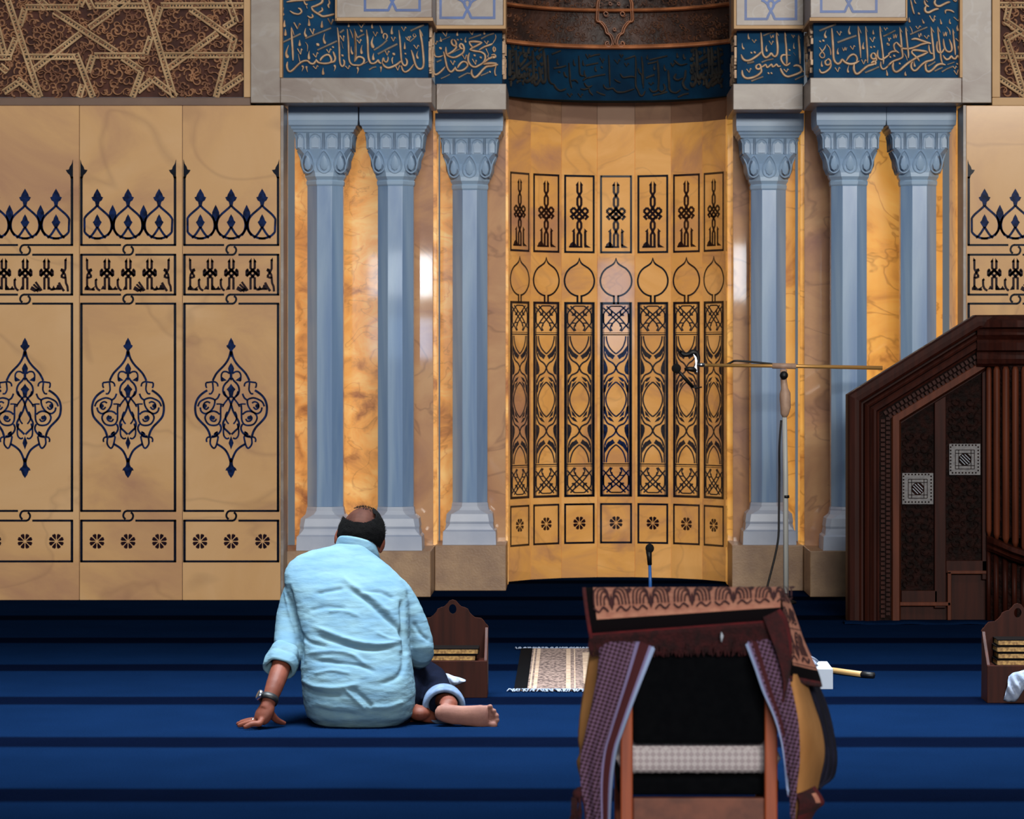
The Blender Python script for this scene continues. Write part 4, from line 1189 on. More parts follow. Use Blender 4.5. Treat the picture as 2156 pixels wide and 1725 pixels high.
b = MB(); b.tube([A, B_], .0125, 12); b.build('shaft', M['cane'], cr, sm=True); b = MB(); b.tube([B_.lerp(A, .04), B_, C_], [.0135, .0145, .0135], 14); b.build('rubber_tip', M['rubber'], cr, sm=True)

# ------------------------------------------------------------------ microphone stand with boom
YM = 17.5
ms = empty('microphone_stand', (X(1655, YM), YM, 0), 'tall pale pole stand with a long gilt boom arm before the right columns', 'microphone stand')
P = lambda px, py, dy=0: W(px, py, YM+dy)
b = MB(); b.tube([(X(1655, YM), YM, .02), P(1654, 1000), P(1652, 876)], [.0155, .0145, .013], 14); b.build('pole', M['alu'], ms, sm=True)
b = MB(); b.lathe((X(1655, YM), YM, 0), [(.001, .0), (.058, .0), (.06, .012), (.03, .024), (.016, .05), (.016, .06), (.001, .06)], 24); b.build('base', M['rubber'], ms, sm=True)
b = MB(); b.tube([P(1655.5, 1043), P(1655.5, 1049)], .0175, 14); b.build('joint_ring', M['rubber'], ms, sm=True)
b = MB(); b.tube([P(1652, 879), P(1652, 872), P(1654, 858), P(1653, 840), P(1653, 828), P(1652, 818), P(1650, 800), P(1650, 778)], [.014, .026, .033, .035, .034, .022, .020, .022], 14, flat=.9); b.build('clamp', M['tape'], ms, sm=True)
b = MB(); b.tube([P(1650.5, 790.5, -.02), P(1650.5, 790.5, -.045)], [.024, .022], 20); b.build('clamp_knob', M['rubber'], ms, sm=True)
b = MB(); b.tube([P(1479, 769), P(1662, 771), P(1858, 775)], [.0095, .0105, .0115], 12); b.build('boom_arm', M['brass'], ms, sm=True)
b = MB(); b.tube([P(1626, 770.5), P(1676, 771.5)], .0165, 14); b.build('boom_sleeve', M['tape'], ms, sm=True)
b = MB(); b.tube([P(1468, 768), P(1484, 769)], [.012, .012], 12); b.build('boom_tip', M['steel'], ms, sm=True)
b = MB(); b.tube([P(1645, 885, -.02), P(1641, 940, -.02), P(1641, 1000), P(1640, 1080), P(1639, 1130), P(1632, 1170), P(1622, 1210), P(1612, 1250), P(1606, 1281)], .0062, 8, sub=4); b.tube([P(1660, 770, .02), P(1600, 764, .0), P(1552, 760, -.01), P(1540, 763), P(1530, 768)], .006, 8, sub=4); b.build('cable', M['rubber'], ms, sm=True)
mc = empty('microphone', P(1440, 775), 'black foam-headed microphone clipped to the tip of the boom arm', 'microphone')
b = MB(); b.ell(P(1424, 776, -.06), (.027, .027, .027), 20, 14); b.build('foam_head', M['foam'], mc, sm=True)
b = MB(); b.tube([P(1428, 781, -.06), P(1443, 798, -.04), P(1459, 815, -.02)], [.008, .011, .010], 12); b.tube([P(1459, 815, -.02), P(1468, 817), P(1478, 815)], [.006, .005, .004], 8); b.build('handle', M['rubber'], mc, sm=True)
b = MB(); Q = [(1459, 744), (1466, 752), (1468, 760), (1467, 770), (1468, 785), (1461, 776), (1464, 768), (1463, 755)]; b.prism([(P(x, y).x, P(x, y).z) for x, y in Q], YM-.012, YM+.004); b.build('bracket', M['steel'], mc)
b = MB(); b.tube([P(1441, 778, -.02), P(1450, 777, -.02), P(1459, 778, -.02), P(1466, 781)], [.009, .013, .016, .010], 10)
b.tube([P(1429, 738, -.02), P(1434, 742), P(1440, 747), P(1450, 746), P(1458, 742), P(1467, 744), P(1470, 755), P(1470, 768)], [.008, .011, .013, .015, .017, .014, .012, .008], 10, sub=3); b.build('clip', M['rubber'], mc, sm=True)
YN = 17.0
P2 = lambda px, py, dy=0: W(px, py, YN+dy)
m3 = empty('microphone', (X(1369, YN), YN, 0), 'short black microphone with blue stem standing before the niche floor', 'microphone')
b = MB(); b.ell(P2(1368, 1155), (.024, .024, .026), 20, 14); b.build('foam_head', M['foam'], m3, sm=True)
b = MB(); b.tube([P2(1366, 1160), P2(1367, 1172), P2(1368, 1190)], [.017, .014, .012], 12); b.build('handle', M['rubber'], m3, sm=True)
b = MB(); b.tube([P2(1368, 1188), P2(1369, 1225), (X(1369, YN), YN, .02)], [.0085, .0095, .011], 12); b.build('stem', M['blueplastic'], m3, sm=True)
b = MB(); b.lathe((X(1369, YN), YN, 0), [(.001, 0), (.07, 0), (.072, .01), (.02, .022), (.001, .024)], 24); b.build('base', M['rubber'], m3, sm=True)
# ------------------------------------------------------------------ carved wooden pulpit
YP = 16.4
pp = empty('pulpit', (X(1970, YP), YP, 0), 'dark carved wooden pulpit with sloping stair rail at the right', 'pulpit')
def pz(L, Y=YP): return [((px-VX)*YP/F, CAMH-(py-HY)*YP/F) for px, py in L]
YB_ = YP+.76
def offpath(path, d):
    """offset a polyline (picture px) to its right hand side by d px"""
    out = []
    for i, p in enumerate(path):
        p = Vector(p)
        if i == 0: t = (Vector(path[1])-p).normalized(); out.append(p+Vector((-t.y, t.x))*d); continue
        if i == len(path)-1: t = (p-Vector(path[i-1])).normalized(); out.append(p+Vector((-t.y, t.x))*d); continue
        a = (p-Vector(path[i-1])).normalized(); b = (Vector(path[i+1])-p).normalized()
        na = Vector((-a.y, a.x)); nb = Vector((-b.y, b.x)); m = (na+nb).normalized(); out.append(p+m*d/max(m.dot(na), .3))
    return out
PATH = [(1785, 1300), (1785, 833), (2050, 668), (2330, 668)]
FLOORY = lambda: FY(1305)
def moulding(prof, name, mtl):
    """prof: (offset px inward, depth toward camera m)"""
    b = MB(); rows = []
    for d, h in prof:
        o = offpath(PATH, d); r = []
        for j, p in enumerate(o):
            v = Vector(((p.x-VX)*YP/F, YP-h, CAMH-(p.y-HY)*YP/F))
            if j == 0: v.z = 0.0
            r.append(v)
        rows.append(r)
    b.loft(rows, cap=False, closed=False); return b.build(name, mtl, pp, nrm=False)
core = MB(); O = offpath(PATH, 23); Q = [((p.x-VX)*YP/F, CAMH-(p.y-HY)*YP/F) for p in O]; Q[0] = (Q[0][0], 0.0); Q.append((Q[-1][0], 0.0))
core.prism(Q, YP, YB_); core.build('body', M['wood'], pp)
moulding([(-4, -.02), (-4, .10), (0, .125), (10, .132), (19, .13), (24, .12), (25, .095)], 'handrail', M['wood'])
moulding([(25, .06), (30, .06), (33, .085), (38, .092), (42, .088), (45, .07), (47, .072), (52, .08), (57, .078), (60, .06), (64, .056)], 'rail_moulding', M['wood'])
moulding([(64, .045), (90, .042)], 'dentil_bed', M['woodd'])
# dentil teeth along the bed
dn = MB(); o = offpath(PATH, 77)
o[0].y = 1300
for i in (0, 1):
    a, b2 = o[i], o[i+1]; t = (b2-a).normalized(); nn = Vector((-t.y, t.x)); L = (b2-a).length; k = 4
    while k < L-4:
        for off, sh in ((-5.5, 0), (5.5, 5)):
            c = a+t*(k+sh)+nn*off; q = [c+t*3.2-nn*4.2, c+t*3.2+nn*4.2, c-t*3.2+nn*4.2, c-t*3.2-nn*4.2]
            dn.prism([((p.x-VX)*YP/F, CAMH-(p.y-HY)*YP/F) for p in q], YP-.058, YP-.04)
        k += 10
dn.build('dentil_row', M['wood'], pp)
fp = MB()                                            # lighter inner frame: left stile and sloping rail
def frame_strip(mb, A, Bq, w0, h0, h1):
    """bevelled strip between two rows of px"""
    rows = []
    for f, h in ((0, h0), (.12, h1), (.75, h1), (1, h0*.4)):
        rows.append([Vector((((a[0]+(c[0]-a[0])*f)-VX)*YP/F, YP-h, max(0.0, CAMH-((a[1]+(c[1]-a[1])*f)-HY)*YP/F))) for a, c in zip(A, Bq)])
    mb.loft(rows, cap=False, closed=False)
frame_strip(fp, [(1875, 1330), (1875, 876), (2076, 752)], [(1896, 1330), (1896, 888), (2076, 777)], 0, .045, .06)
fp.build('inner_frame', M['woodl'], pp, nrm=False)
def board(name, L, h, mtl, bev=.003):
    b = MB(); b.prism([(x, max(z, 0.0)) for x, z in pz(L)], YP-h, YP+.002); return b.build(name, mtl, pp, bevel=bev)
board('stile', [(1966, 1280), (1966, 848), (1990, 833), (1990, 1280)], .035, M['wood']); board('stile', [(2066, 1220), (2066, 785), (2078, 777), (2078, 1220)], .035, M['wood'])
board('rail', [(1896, 1268), (1896, 1243), (1972, 1243), (1972, 1268)], .035, M['wood']); board('rail', [(1990, 1206), (1990, 1180), (2076, 1180), (2076, 1206)], .035, M['wood'])
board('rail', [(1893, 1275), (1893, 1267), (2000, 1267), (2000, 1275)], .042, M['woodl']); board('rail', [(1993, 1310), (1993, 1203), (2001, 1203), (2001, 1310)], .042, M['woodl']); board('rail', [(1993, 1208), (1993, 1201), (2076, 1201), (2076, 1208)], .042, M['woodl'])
def carved(name, L, seed, ox):
    board(name, L, .006, M['woodd'], 0)
    rnd = random.Random(seed); b = MB(); mp = lambda px, py, h=0: W(px, py, YP)+Vector((0, -.006-h, 0))
    xs = [p[0] for p in L]; ys = [p[1] for p in L]; xm = (min(xs)+max(xs))/2
    y = min(ys)+ox
    while y < max(ys)-14:
        for s in (1, -1):
            scroll(b, xm+s*14, y, 11, (0 if s > 0 else math.pi)+rnd.uniform(-.3, .3), mp, .011, 3, s); scroll(b, xm+s*25, y+14, 8, 1.5, mp, .010, 2.6, -s)
        scroll(b, xm, y+12, 6, 1.6, mp, .010, 2.6)
        y += 27
    b.build('carving', M['woodd'], pp, sm=True, nrm=False)
carved('panel', [(1896, 1243), (1896, 892), (1966, 848), (1966, 1243)], 1, 70); carved('panel', [(1990, 1180), (1990, 833), (2066, 786), (2066, 1180)], 2, 60)
board('panel', [(1896, 1330), (1896, 1275), (1993, 1275), (1993, 1330)], .004, M['wood'], 0); board('panel', [(2001, 1330), (2001, 1208), (2076, 1208), (2076, 1330)], .004, M['wood'], 0)
def tile(cx, cy, s, blue=False):
    b = MB(); mp = lambda px, py, h=0: W(px, py, YP)+Vector((0, -.020-h, 0))
    board('inlaid_tile', [(cx-s, cy+s), (cx-s, cy-s), (cx+s, cy-s), (cx+s, cy+s)], .02, M['pearlb' if blue else 'pearl'], .002)
    k = s/33
    if blue: return
    for a in (-30, 30):
        for i in range(-26, 28, 7):
            for p in ((i, a-(a > 0)*2), (a-(a > 0)*2, i)): poly(b, [(cx+(p[0]-1.6)*k, cy+(p[1]-1.6)*k), (cx+(p[0]+1.6)*k, cy+(p[1]-1.6)*k), (cx+(p[0]+1.6)*k, cy+(p[1]+1.6)*k), (cx+(p[0]-1.6)*k, cy+(p[1]+1.6)*k)], mp, .001)
    for a in (-20, -13, 13, 20):
        ribbon(b, [(cx-20*k, cy+a*k), (cx+20*k, cy+a*k)], 1.4*k, mp, .001, sm=0); ribbon(b, [(cx+a*k, cy-20*k), (cx+a*k, cy+20*k)], 1.4*k, mp, .001, sm=0)
    oc = [(cx+14*k*math.cos(a), cy+14*k*math.sin(a)) for a in [math.pi/8+math.pi/4*i for i in range(8)]]; poly(b, oc, mp, .0015)
    b.build('tile_mosaic', M['woodd'], pp, nrm=False)
    w = MB()
    for d in (-7.5, -2.5, 2.5, 7.5):
        l = 9-abs(d)*.45; ribbon(w, [(cx+(d*.7-l)*k, cy+(-d*.7-l)*k), (cx+(d*.7+l)*k, cy+(-d*.7+l)*k)], 1.3*k, mp, .0025, sm=0)
    w.build('tile_star', M['white'], pp, nrm=False)
tile(1931.5, 1029, 33); tile(2030.5, 967.5, 33); tile(2170, 915, 34, True)
# turned corner: clustered flutes above and below a bowed ledge
fl = [(2079, 6, .06), (2093, 7, .10), (2110, 7.5, .14), (2128, 7, .17), (2146, 7, .19)]
for px, r, h in fl:
    b = MB(); rm = r*YP/F; x = X(px, YP); zt, zb = Z(772, YP), Z(1128+(px-2079)*.45, YP)
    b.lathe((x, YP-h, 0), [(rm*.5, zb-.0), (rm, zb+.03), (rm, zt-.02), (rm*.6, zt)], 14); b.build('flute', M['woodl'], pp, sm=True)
    b = MB(); zt2 = Z(1158+(px-2079)*.5, YP); b.lathe((x, YP-h*.8, 0), [(rm*.8, 0.0), (rm*.8, zt2)], 14); b.build('lower_flute', M['wood'], pp, sm=True)
b = MB()
def bow(y0, y1, h): return [Vector((X(px, YP), YP-hh*h-.02, Z(py, YP))) for px, hh, py in ((2074, .2, y0), (2085, .5, y0+3), (2100, .75, y0+9), (2118, .95, y0+17), (2140, 1.1, y0+24), (2190, 1.2, y0+26), (2330, 1.2, y0+26))]
b.loft([bow(1126, 0, .12), bow(1130, 0, .20), bow(1140, 0, .22), bow(1146, 0, .18), bow(1152, 0, .21), bow(1158, 0, .18), bow(1160, 0, .1)], cap=False, closed=False); b.build('bowed_ledge', M['wood'], pp, nrm=False)
b = MB(); b.loft([[Vector((X(px, YP), YP-h, Z(py, YP))) for px, h in ((2074, .04), (2090, .09), (2110, .13), (2130, .16), (2160, .18), (2330, .18))] for py in (770, 1130)], cap=False, closed=False); b.build('corner_panel', M['woodd'], pp, nrm=False)
b = MB(); b.loft([[Vector((X(px, YP), YP-h*.8, z)) for px, h in ((2074, .04), (2090, .09), (2110, .13), (2130, .16), (2160, .18), (2330, .18))] for z in (Z(1158, YP), 0.0)], cap=False, closed=False); b.build('corner_base', M['woodd'], pp, nrm=False)
board('stile', [(2151, 1150), (2151, 775), (2160, 775), (2160, 1150)], .215, M['woodl'])
b = MB()                                             # stepped cornice over the corner
rows = []
for py, h in ((664, .16), (676, .22), (690, .235), (694, .20), (706, .215), (716, .19), (722, .205), (738, .20), (742, .17), (756, .185), (766, .175), (772, .14)):
    rows.append([Vector((X(px, YP), YP-h*k, Z(py, YP))) for px, k in ((2052, .5), (2075, .62), (2100, .8), (2130, .93), (2165, 1), (2330, 1))])
b.loft(rows, cap=False, closed=False); b.build('cornice', M['wood'], pp, nrm=False)
# carpet edge strip at the pulpit's foot
b = MB(); b.loft([[Vector((X(px, 16.1), 16.13+d, z+.004*math.sin(px*.05))) for px in range(1778, 2240, 14)] for d, z in ((-.05, .0), (-.045, .008), (-.02, .012), (.03, .012), (.115, .0))], cap=False, closed=False)
tag(b.build('carpet_edging', M['carpet'], nrm=False, sm=True), 'rolled dark edge of carpet along the foot of the pulpit', 'carpet edge')
# ------------------------------------------------------------------ chair with its coverings, near the camera
YC_ = 7.2
ch = empty('armchair', (X(1470, YC_), YC_, 0), 'wooden armchair with black back panel seen from behind under draped rugs', 'chair')
C = lambda px, py, Y=YC_: W(px, py, Y)
def cbox(name, x0, x1, y0, y1, Y0, Y1, mtl, bev=.004, z0=None, z1=None):
    b = MB(); b.box((X(x0, YC_), Y0, z0 if z0 is not None else Z(y1, YC_)), (X(x1, YC_), Y1, z1 if z1 is not None else Z(y0, YC_))); return b.build(name, mtl, ch, bevel=bev)
for x0, x1 in ((1306, 1332), (1609, 1636)): cbox('back_leg', x0, x1, 1335, 0, 7.18, 7.215, M['orange'], z0=0.0)
cbox('rear_rail', 1332, 1609, 1679, 1770, 7.185, 7.21, M['orangeb'])
cbox('back_panel', 1332, 1609, 1335, 1566, 7.19, 7.235, M['blackfab'], .01)
cbox('seat_base', 1300, 1642, 1640, 1678, 7.225, 7.70, M['blackfab'], .012)
for x0, x1 in ((1300, 1326), (1616, 1642)): cbox('front_leg', x0, x1, 0, 0, 7.66, 7.695, M['orange'], z0=0.0, z1=.36)
for x0, x1 in ((1262, 1288), (1640, 1666)):
    cbox('arm_support', x0+8, x1-8, 0, 0, 7.62, 7.66, M['orange'], z0=0.0, z1=.58); cbox('arm', x0, x1, 0, 0, 7.30, 7.68, M['orange'], z0=.58, z1=.61)
cu = MB(); nx, rows = 44, []                         # quilted cushion
prof = [(7.245, .392), (7.232, .402), (7.228, .425), (7.232, .448), (7.245, .462), (7.30, .468), (7.45, .47), (7.62, .466), (7.68, .44), (7.69, .40)]
for j, (yy, zz) in enumerate(smooth([Vector((a, b)) for a, b in prof], 5)):
    x0, x1 = X(1296, YC_), X(1646, YC_); r = []
    for i in range(nx+1):
        u = i/nx; e = .004*abs(math.sin(u*math.pi*26+j*.9))*abs(math.sin(u*math.pi*26-j*.9)); ed = min(u, 1-u)*14; sq = min(1, ed)**.5
        r.append(Vector((x0+(x1-x0)*u, yy-e, .43+(zz+e-.43)*sq)))
    rows.append(r)
cu.loft(rows, cap=False, closed=False)
def quilt():
    m = mat('quilted_cushion', lin(196, 190, 190), .8, bump=0); nt = m.node_tree; N = nt.nodes; L = nt.links
    tc = N['Texture Coordinate']; mp = N.new('ShaderNodeMapping'); mp.inputs['Rotation'].default_value = (0, math.radians(45), 0); mp.inputs['Scale'].default_value = (95, 95, 95)
    L.new(tc.outputs['Object'], mp.inputs[0]); ck = N.new('ShaderNodeTexChecker'); ck.inputs['Scale'].default_value = 1
    ck.inputs['Color1'].default_value = (*lin(190, 182, 184), 1); ck.inputs['Color2'].default_value = (*lin(164, 152, 156), 1)
    L.new(mp.outputs[0], ck.inputs[0]); L.new(ck.outputs[0], N['Principled BSDF'].inputs['Base Color']); return m
M['quilt'] = quilt(); cu.build('seat_cushion', M['quilt'], ch, sm=True, nrm=False)

class Sheet:
    """cloth between two hanging edges; points are (px, py, depth)"""
    def __init__(s, Lb, Rb, bulge=0, fold=0, nf=3, n=7):
        w = lambda P: smooth([W(*p) for p in P], n); s.L, s.R = w(Lb), w(Rb); s.b, s.fo, s.nf = bulge, fold, nf
        if len(s.L) != len(s.R): s.R = [s.R[min(len(s.R)-1, int(i*len(s.R)/len(s.L)))] for i in range(len(s.L))]
    def at(s, u, v, h=0):
        """u across 0..1, v down 0..1"""
        n = len(s.L)-1; k = min(max(v, 0), 1)*n; i = min(int(k), n-1); t = k-i
        a = s.L[i].lerp(s.L[i+1], t); c = s.R[i].lerp(s.R[i+1], t); p = a.lerp(c, u)
        p.y -= s.b*math.sin(math.pi*min(max(u, 0), 1))+s.fo*math.sin(u*math.pi*2*s.nf+v*2)*(.4+.6*v)+h
        p.z += h*1.2; return p
    def mesh(s, name, mtls, parent, cuts=None, nu=40, nv=60, th=.006, vc=None):
        b = MB()
        for j in range(nv):
            for i in range(nu):
                u0, u1, v0, v1 = i/nu, (i+1)/nu, j/nv, (j+1)/nv
                b.cur = (cuts((u0+u1)/2, (v0+v1)/2) if cuts else 0)
                bi = len(b.v); pass
                b.f.append((j*(nu+1)+i, j*(nu+1)+i+1, (j+1)*(nu+1)+i+1, (j+1)*(nu+1)+i)); b.m.append(b.cur)
        b.v = [s.at(i/nu, j/nv) for j in range(nv+1) for i in range(nu+1)]
        o = b.build(name, mtls, parent, sm=True, nrm=False); m = o.modifiers.new('thick', 'SOLIDIFY'); m.thickness = th; m.offset = 1
        return o
M['rugtan'] = mat('rug_salmon', lin(206, 142, 116), .95, lin(186, 120, 98), 40, 4, bump=.3, bscale=160)
M['rugrose'] = mat('rug_dark_rose', lin(76, 30, 32), .95, lin(54, 18, 24), 40)
M['rugblack'] = mat('rug_black', lin(10, 5, 8), .95, spec=.1)
M['rugred'] = mat('rug_red', lin(92, 12, 18), .95, lin(66, 8, 14), 30)
M['rugwine'] = mat('rug_wine', lin(62, 12, 16), .95, lin(38, 7, 11), 50, bump=.5, bscale=140)
rg = empty('prayer_rug', C(1440, 1240), 'dark red prayer rug with salmon floral border draped over the chair back', 'prayer rug')
top = Sheet([(1226, 1237, 7.40), (1227, 1250, 7.34), (1232, 1290, 7.22), (1237, 1322, 7.165), (1241, 1346, 7.16)],
            [(1642, 1236, 7.40), (1644, 1241, 7.34), (1643, 1266, 7.22), (1643, 1293, 7.165), (1643, 1316, 7.16)], 0, .002, 2)
def cut_top(u, v):
    if u < .016: return 3
    if v < .62: return 1 if u > .055 else 2
    if v < .86: return 2
    return 3 if v < .90 else 4
mt = [M['rugwine'], M['rugtan'], M['rugblack'], M['rugred'], M['rugwine']]
top.mesh('draped_field', mt, rg, cut_top, 110, 50)
fl_ = MB()
def fan(sh, u0, v0, du, dv, mb, n=5):
    mp = lambda px, py, h=0: sh.at(px, py, h+.0022)
    for s in (1, -1):
        for k in range(n):
            r = .28+.72*k/(n-1); P = [(u0+s*du*(.5-.5*r+ r*.5*(1+math.cos(a))), v0-dv*r*math.sin(a)*.9+dv*.45*(1-r)) for a in [math.pi*t/9 for t in range(10)]]
            ribbon(mb, P, .0085 if du < .2 else .02, lambda x, y, h=0: mp(x, y, h), sm=2)
    poly(mb, [(u0, v0-dv*.35), (u0+du*.18, v0+dv*.1), (u0, v0+dv*.3), (u0-du*.18, v0+dv*.1)], mp)
def thinrib(sh, mb, P, wu, wv):
    """ribbon in sheet coordinates with separate widths across and down"""
    Pm = smooth([Vector(p) for p in P], 3); L = []; 
    rows = []
    for i, p in enumerate(Pm):
        t = Pm[min(i+1, len(Pm)-1)]-Pm[max(i-1, 0)]; t = Vector((t.x/wu, t.y/wv)); t.normalize()
        rows.append([sh.at(p.x-t.y*wu/2, p.y+t.x*wv/2, .0022), sh.at(p.x+t.y*wu/2, p.y-t.x*wv/2, .0022)])
    mb.loft(rows, cap=False, closed=False)
def palmettes(sh, mb, us, du, v0, v1, wu, wv):
    vm = (v0+v1)/2; hv = (v1-v0)/2
    for i, u0 in enumerate(us):
        for s in (1, -1):
            for k in range(4):
                r = .35+.65*k/3
                thinrib(sh, mb, [(u0+s*du*(.10+.40*(1-math.cos(a))*r), vm+hv*.5-hv*1.35*r*math.sin(a)) for a in [math.pi*t/8 for t in range(9)]], wu, wv)
            thinrib(sh, mb, [(u0+s*du*.2, vm+hv*.85), (u0+s*du*.45, vm+hv*.6), (u0+s*du*.7, vm+hv*.85), (u0+s*du*.95, vm+hv*.6)], wu, wv)
        poly(mb, [(u0, vm-hv*.1), (u0+du*.12, vm+hv*.45), (u0, vm+hv*.8), (u0-du*.12, vm+hv*.45)], lambda x, y, h=0: sh.at(x, y, .0022))
        poly(mb, [(u0+du*.95, vm-hv*.9), (u0+du*1.1, vm-hv*.5), (u0+du*.95, vm-hv*.1), (u0+du*.8, vm-hv*.5)], lambda x, y, h=0: sh.at(x, y, .0022))
palmettes(top, fl_, (.14, .34, .55, .76, .965), .1, .05, .56, .0075, .030)
fl_.build('border_flowers', M['rugrose'], rg, nrm=False)
flap = Sheet([(1636, 1236, 7.40), (1642, 1262, 7.30), (1647, 1300, 7.22), (1654, 1345, 7.17), (1660, 1398, 7.16), (1661, 1434, 7.155)],
             [(1646, 1238, 7.44), (1664, 1268, 7.42), (1680, 1310, 7.40), (1694, 1350, 7.37), (1722, 1412, 7.33), (1732, 1446, 7.31)], .012, .004, 1.2)
def cut_flap(u, v): return 1 if (v < .80 and u > .14) else (2 if v < .91 else (3 if v < .95 else 4))
flap.mesh('side_flap', mt, rg, cut_flap, 40, 70)
b = MB(); palmettes(flap, b, (.42, ), .42, .52, .78, .05, .02); palmettes(flap, b, (.45, ), .42, .28, .46, .05, .02); palmettes(flap, b, (.5, ), .4, .04, .24, .05, .02)
for v in (.50, .79): thinrib(flap, b, [(.16, v), (.5, v), (.99, v)], .05, .008)
b.build('flap_flowers', M['rugrose'], rg, nrm=False)
fr = MB(); rnd = random.Random(6)
for i in range(420):
    u = i/419; p = top.at(u, 1, .001); l = rnd.uniform(.85, 1.1)*(.042+.026*u); fr.tube([p, p+Vector((rnd.uniform(-.003, .003), .002, -l*.6)), p+Vector((rnd.uniform(-.006, .006), .008, -l))], [.0018, .0017, .0009], 4)
fr.build('fringe', M['rugwine'], rg, nrm=False)
b = MB(); pts = [C(1519, 1332, 7.145), C(1520, 1340, 7.14), C(1519, 1352, 7.142)]; b.tube(pts, [.0015, .004, .0015], 8); b.build('loose_thread', M['white'], rg, sm=True)

def checks():
    m = mat('purple_check_weave', lin(84, 52, 78), .9); nt = m.node_tree; N = nt.nodes; L = nt.links; tc = N['Texture Coordinate']
    mp = N.new('ShaderNodeMapping'); mp.inputs['Rotation'].default_value = (0, math.radians(28), 0); mp.inputs['Scale'].default_value = (140, 1, 160); L.new(tc.outputs['Object'], mp.inputs[0])
    ck = N.new('ShaderNodeTexChecker'); ck.inputs['Scale'].default_value = 1; ck.inputs['Color1'].default_value = (*lin(104, 76, 104), 1); ck.inputs['Color2'].default_value = (*lin(46, 18, 28), 1)
    L.new(mp.outputs[0], ck.inputs[0]); L.new(ck.outputs[0], N['Principled BSDF'].inputs['Base Color']); return m
M['check'] = checks(); M['darkred'] = mat('dark_red_band', lin(62, 10, 18), .9)
M['edge'] = mat('white_selvedge', lin(150, 168, 206), .9); M['lilac'] = mat('lilac_band', lin(120, 110, 150), .9)
sw = empty('shawl', C(1300, 1500), 'purple checked shawl with white edges hanging down both sides of the chair', 'shawl')
lft = Sheet([(1262, 1350, 7.17), (1257, 1420, 7.13), (1244, 1490, 7.11), (1232, 1545, 7.10), (1222, 1595, 7.10), (1223, 1660, 7.10), (1240, 1760, 7.11)],
            [(1386, 1350, 7.172), (1356, 1425, 7.135), (1331, 1490, 7.12), (1313, 1540, 7.115), (1300, 1580, 7.11), (1290, 1650, 7.11), (1284, 1760, 7.12)], .018, .006, 2.3)
cl = lambda u, v: 1 if u > .92 else (0 if u < .62 else (3 if u < .69 else (2 if u < .87 else 3)))
lft.mesh('left_fall', [M['check'], M['edge'], M['darkred'], M['lilac']], sw, cl, 60, 60, .004)
rgt = Sheet([(1562, 1340, 7.172), (1585, 1400, 7.14), (1604, 1455, 7.125), (1628, 1510, 7.115), (1643, 1560, 7.11), (1651, 1610, 7.11), (1660, 1665, 7.12)],
            [(1648, 1345, 7.172), (1658, 1410, 7.14), (1672, 1470, 7.13), (1682, 1530, 7.12), (1684, 1600, 7.12), (1678, 1660, 7.12), (1672, 1760, 7.13)], .012, .005, 2)
cr_ = lambda u, v: 1 if u < .09 else (2 if .2 < u < .34 and v < .6 else (3 if u < .14 else 0))
rgt.mesh('right_fall', [M['check'], M['edge'], M['darkred'], M['lilac']], sw, cr_, 60, 60, .004)
b = MB(); p = C(1216, 1672, 7.10); b.ell(p, (.012, .012, .012), 12, 8)
for i in range(16): q = p+Vector((rnd.uniform(-.014, .014), rnd.uniform(-.01, .01), -.008)); b.tube([q, q+Vector((rnd.uniform(-.006, .006), 0, -.035)), q+Vector((rnd.uniform(-.012, .012), 0, -rnd.uniform(.05, .085)))], [.0024, .002, .001], 5)
b.tube([p+Vector((0, 0, .01)), C(1226, 1660, 7.105)], .005, 6); b.build('tassel', M['rugwine'], sw, sm=True, label='dark red tassel')
ob = empty('blanket', C(1700, 1560), 'ochre brown blanket bulging out beside the chair back', 'blanket')
oL = Sheet([(1244, 1352, 7.24), (1232, 1430, 7.22), (1221, 1500, 7.20), (1217, 1555, 7.19), (1220, 1585, 7.19), (1214, 1606, 7.19), (1222, 1640, 7.2)],
           [(1300, 1352, 7.2), (1290, 1430, 7.17), (1280, 1500, 7.16), (1270, 1555, 7.15), (1262, 1585, 7.15), (1258, 1606, 7.15), (1262, 1640, 7.16)], .01); oL.mesh('left_side', M['ochre'], ob, None, 16, 40, .006)
oR = Sheet([(1650, 1412, 7.19), (1662, 1470, 7.16), (1668, 1530, 7.15), (1668, 1590, 7.15), (1666, 1650, 7.16), (1664, 1760, 7.18)],
           [(1692, 1418, 7.28), (1712, 1475, 7.30), (1731, 1535, 7.30), (1737, 1590, 7.30), (1726, 1645, 7.30), (1702, 1760, 7.30)], .055, .004, 1); oR.mesh('right_side', M['ochre'], ob, None, 30, 50, .008)
jk = Sheet([(1690, 1420, 7.36), (1706, 1480, 7.36), (1722, 1535, 7.35), (1728, 1590, 7.34), (1722, 1630, 7.34), (1716, 1652, 7.34)],
           [(1722, 1436, 7.46), (1744, 1490, 7.48), (1758, 1550, 7.48), (1764, 1600, 7.47), (1756, 1640, 7.46), (1728, 1656, 7.44)], .03, .012, 2.5)
wf = Sheet([(1606, 1300, 7.15), (1622, 1340, 7.13), (1640, 1390, 7.115), (1650, 1440, 7.11), (1646, 1478, 7.11)], [(1643, 1282, 7.16), (1660, 1310, 7.16), (1668, 1360, 7.15), (1664, 1415, 7.14), (1652, 1482, 7.12)], .006)
wf.mesh('hanging_fold', [M['rugwine'], M['rugred']], rg, lambda u, v: 1 if u > .8 and v < .6 else 0, 24, 40, .004)
tag(jk.mesh('jacket', M['navycloth'], None, None, 40, 50, .01), 'dark navy garment hanging behind the ochre blanket on the chair\'s right', 'garment')
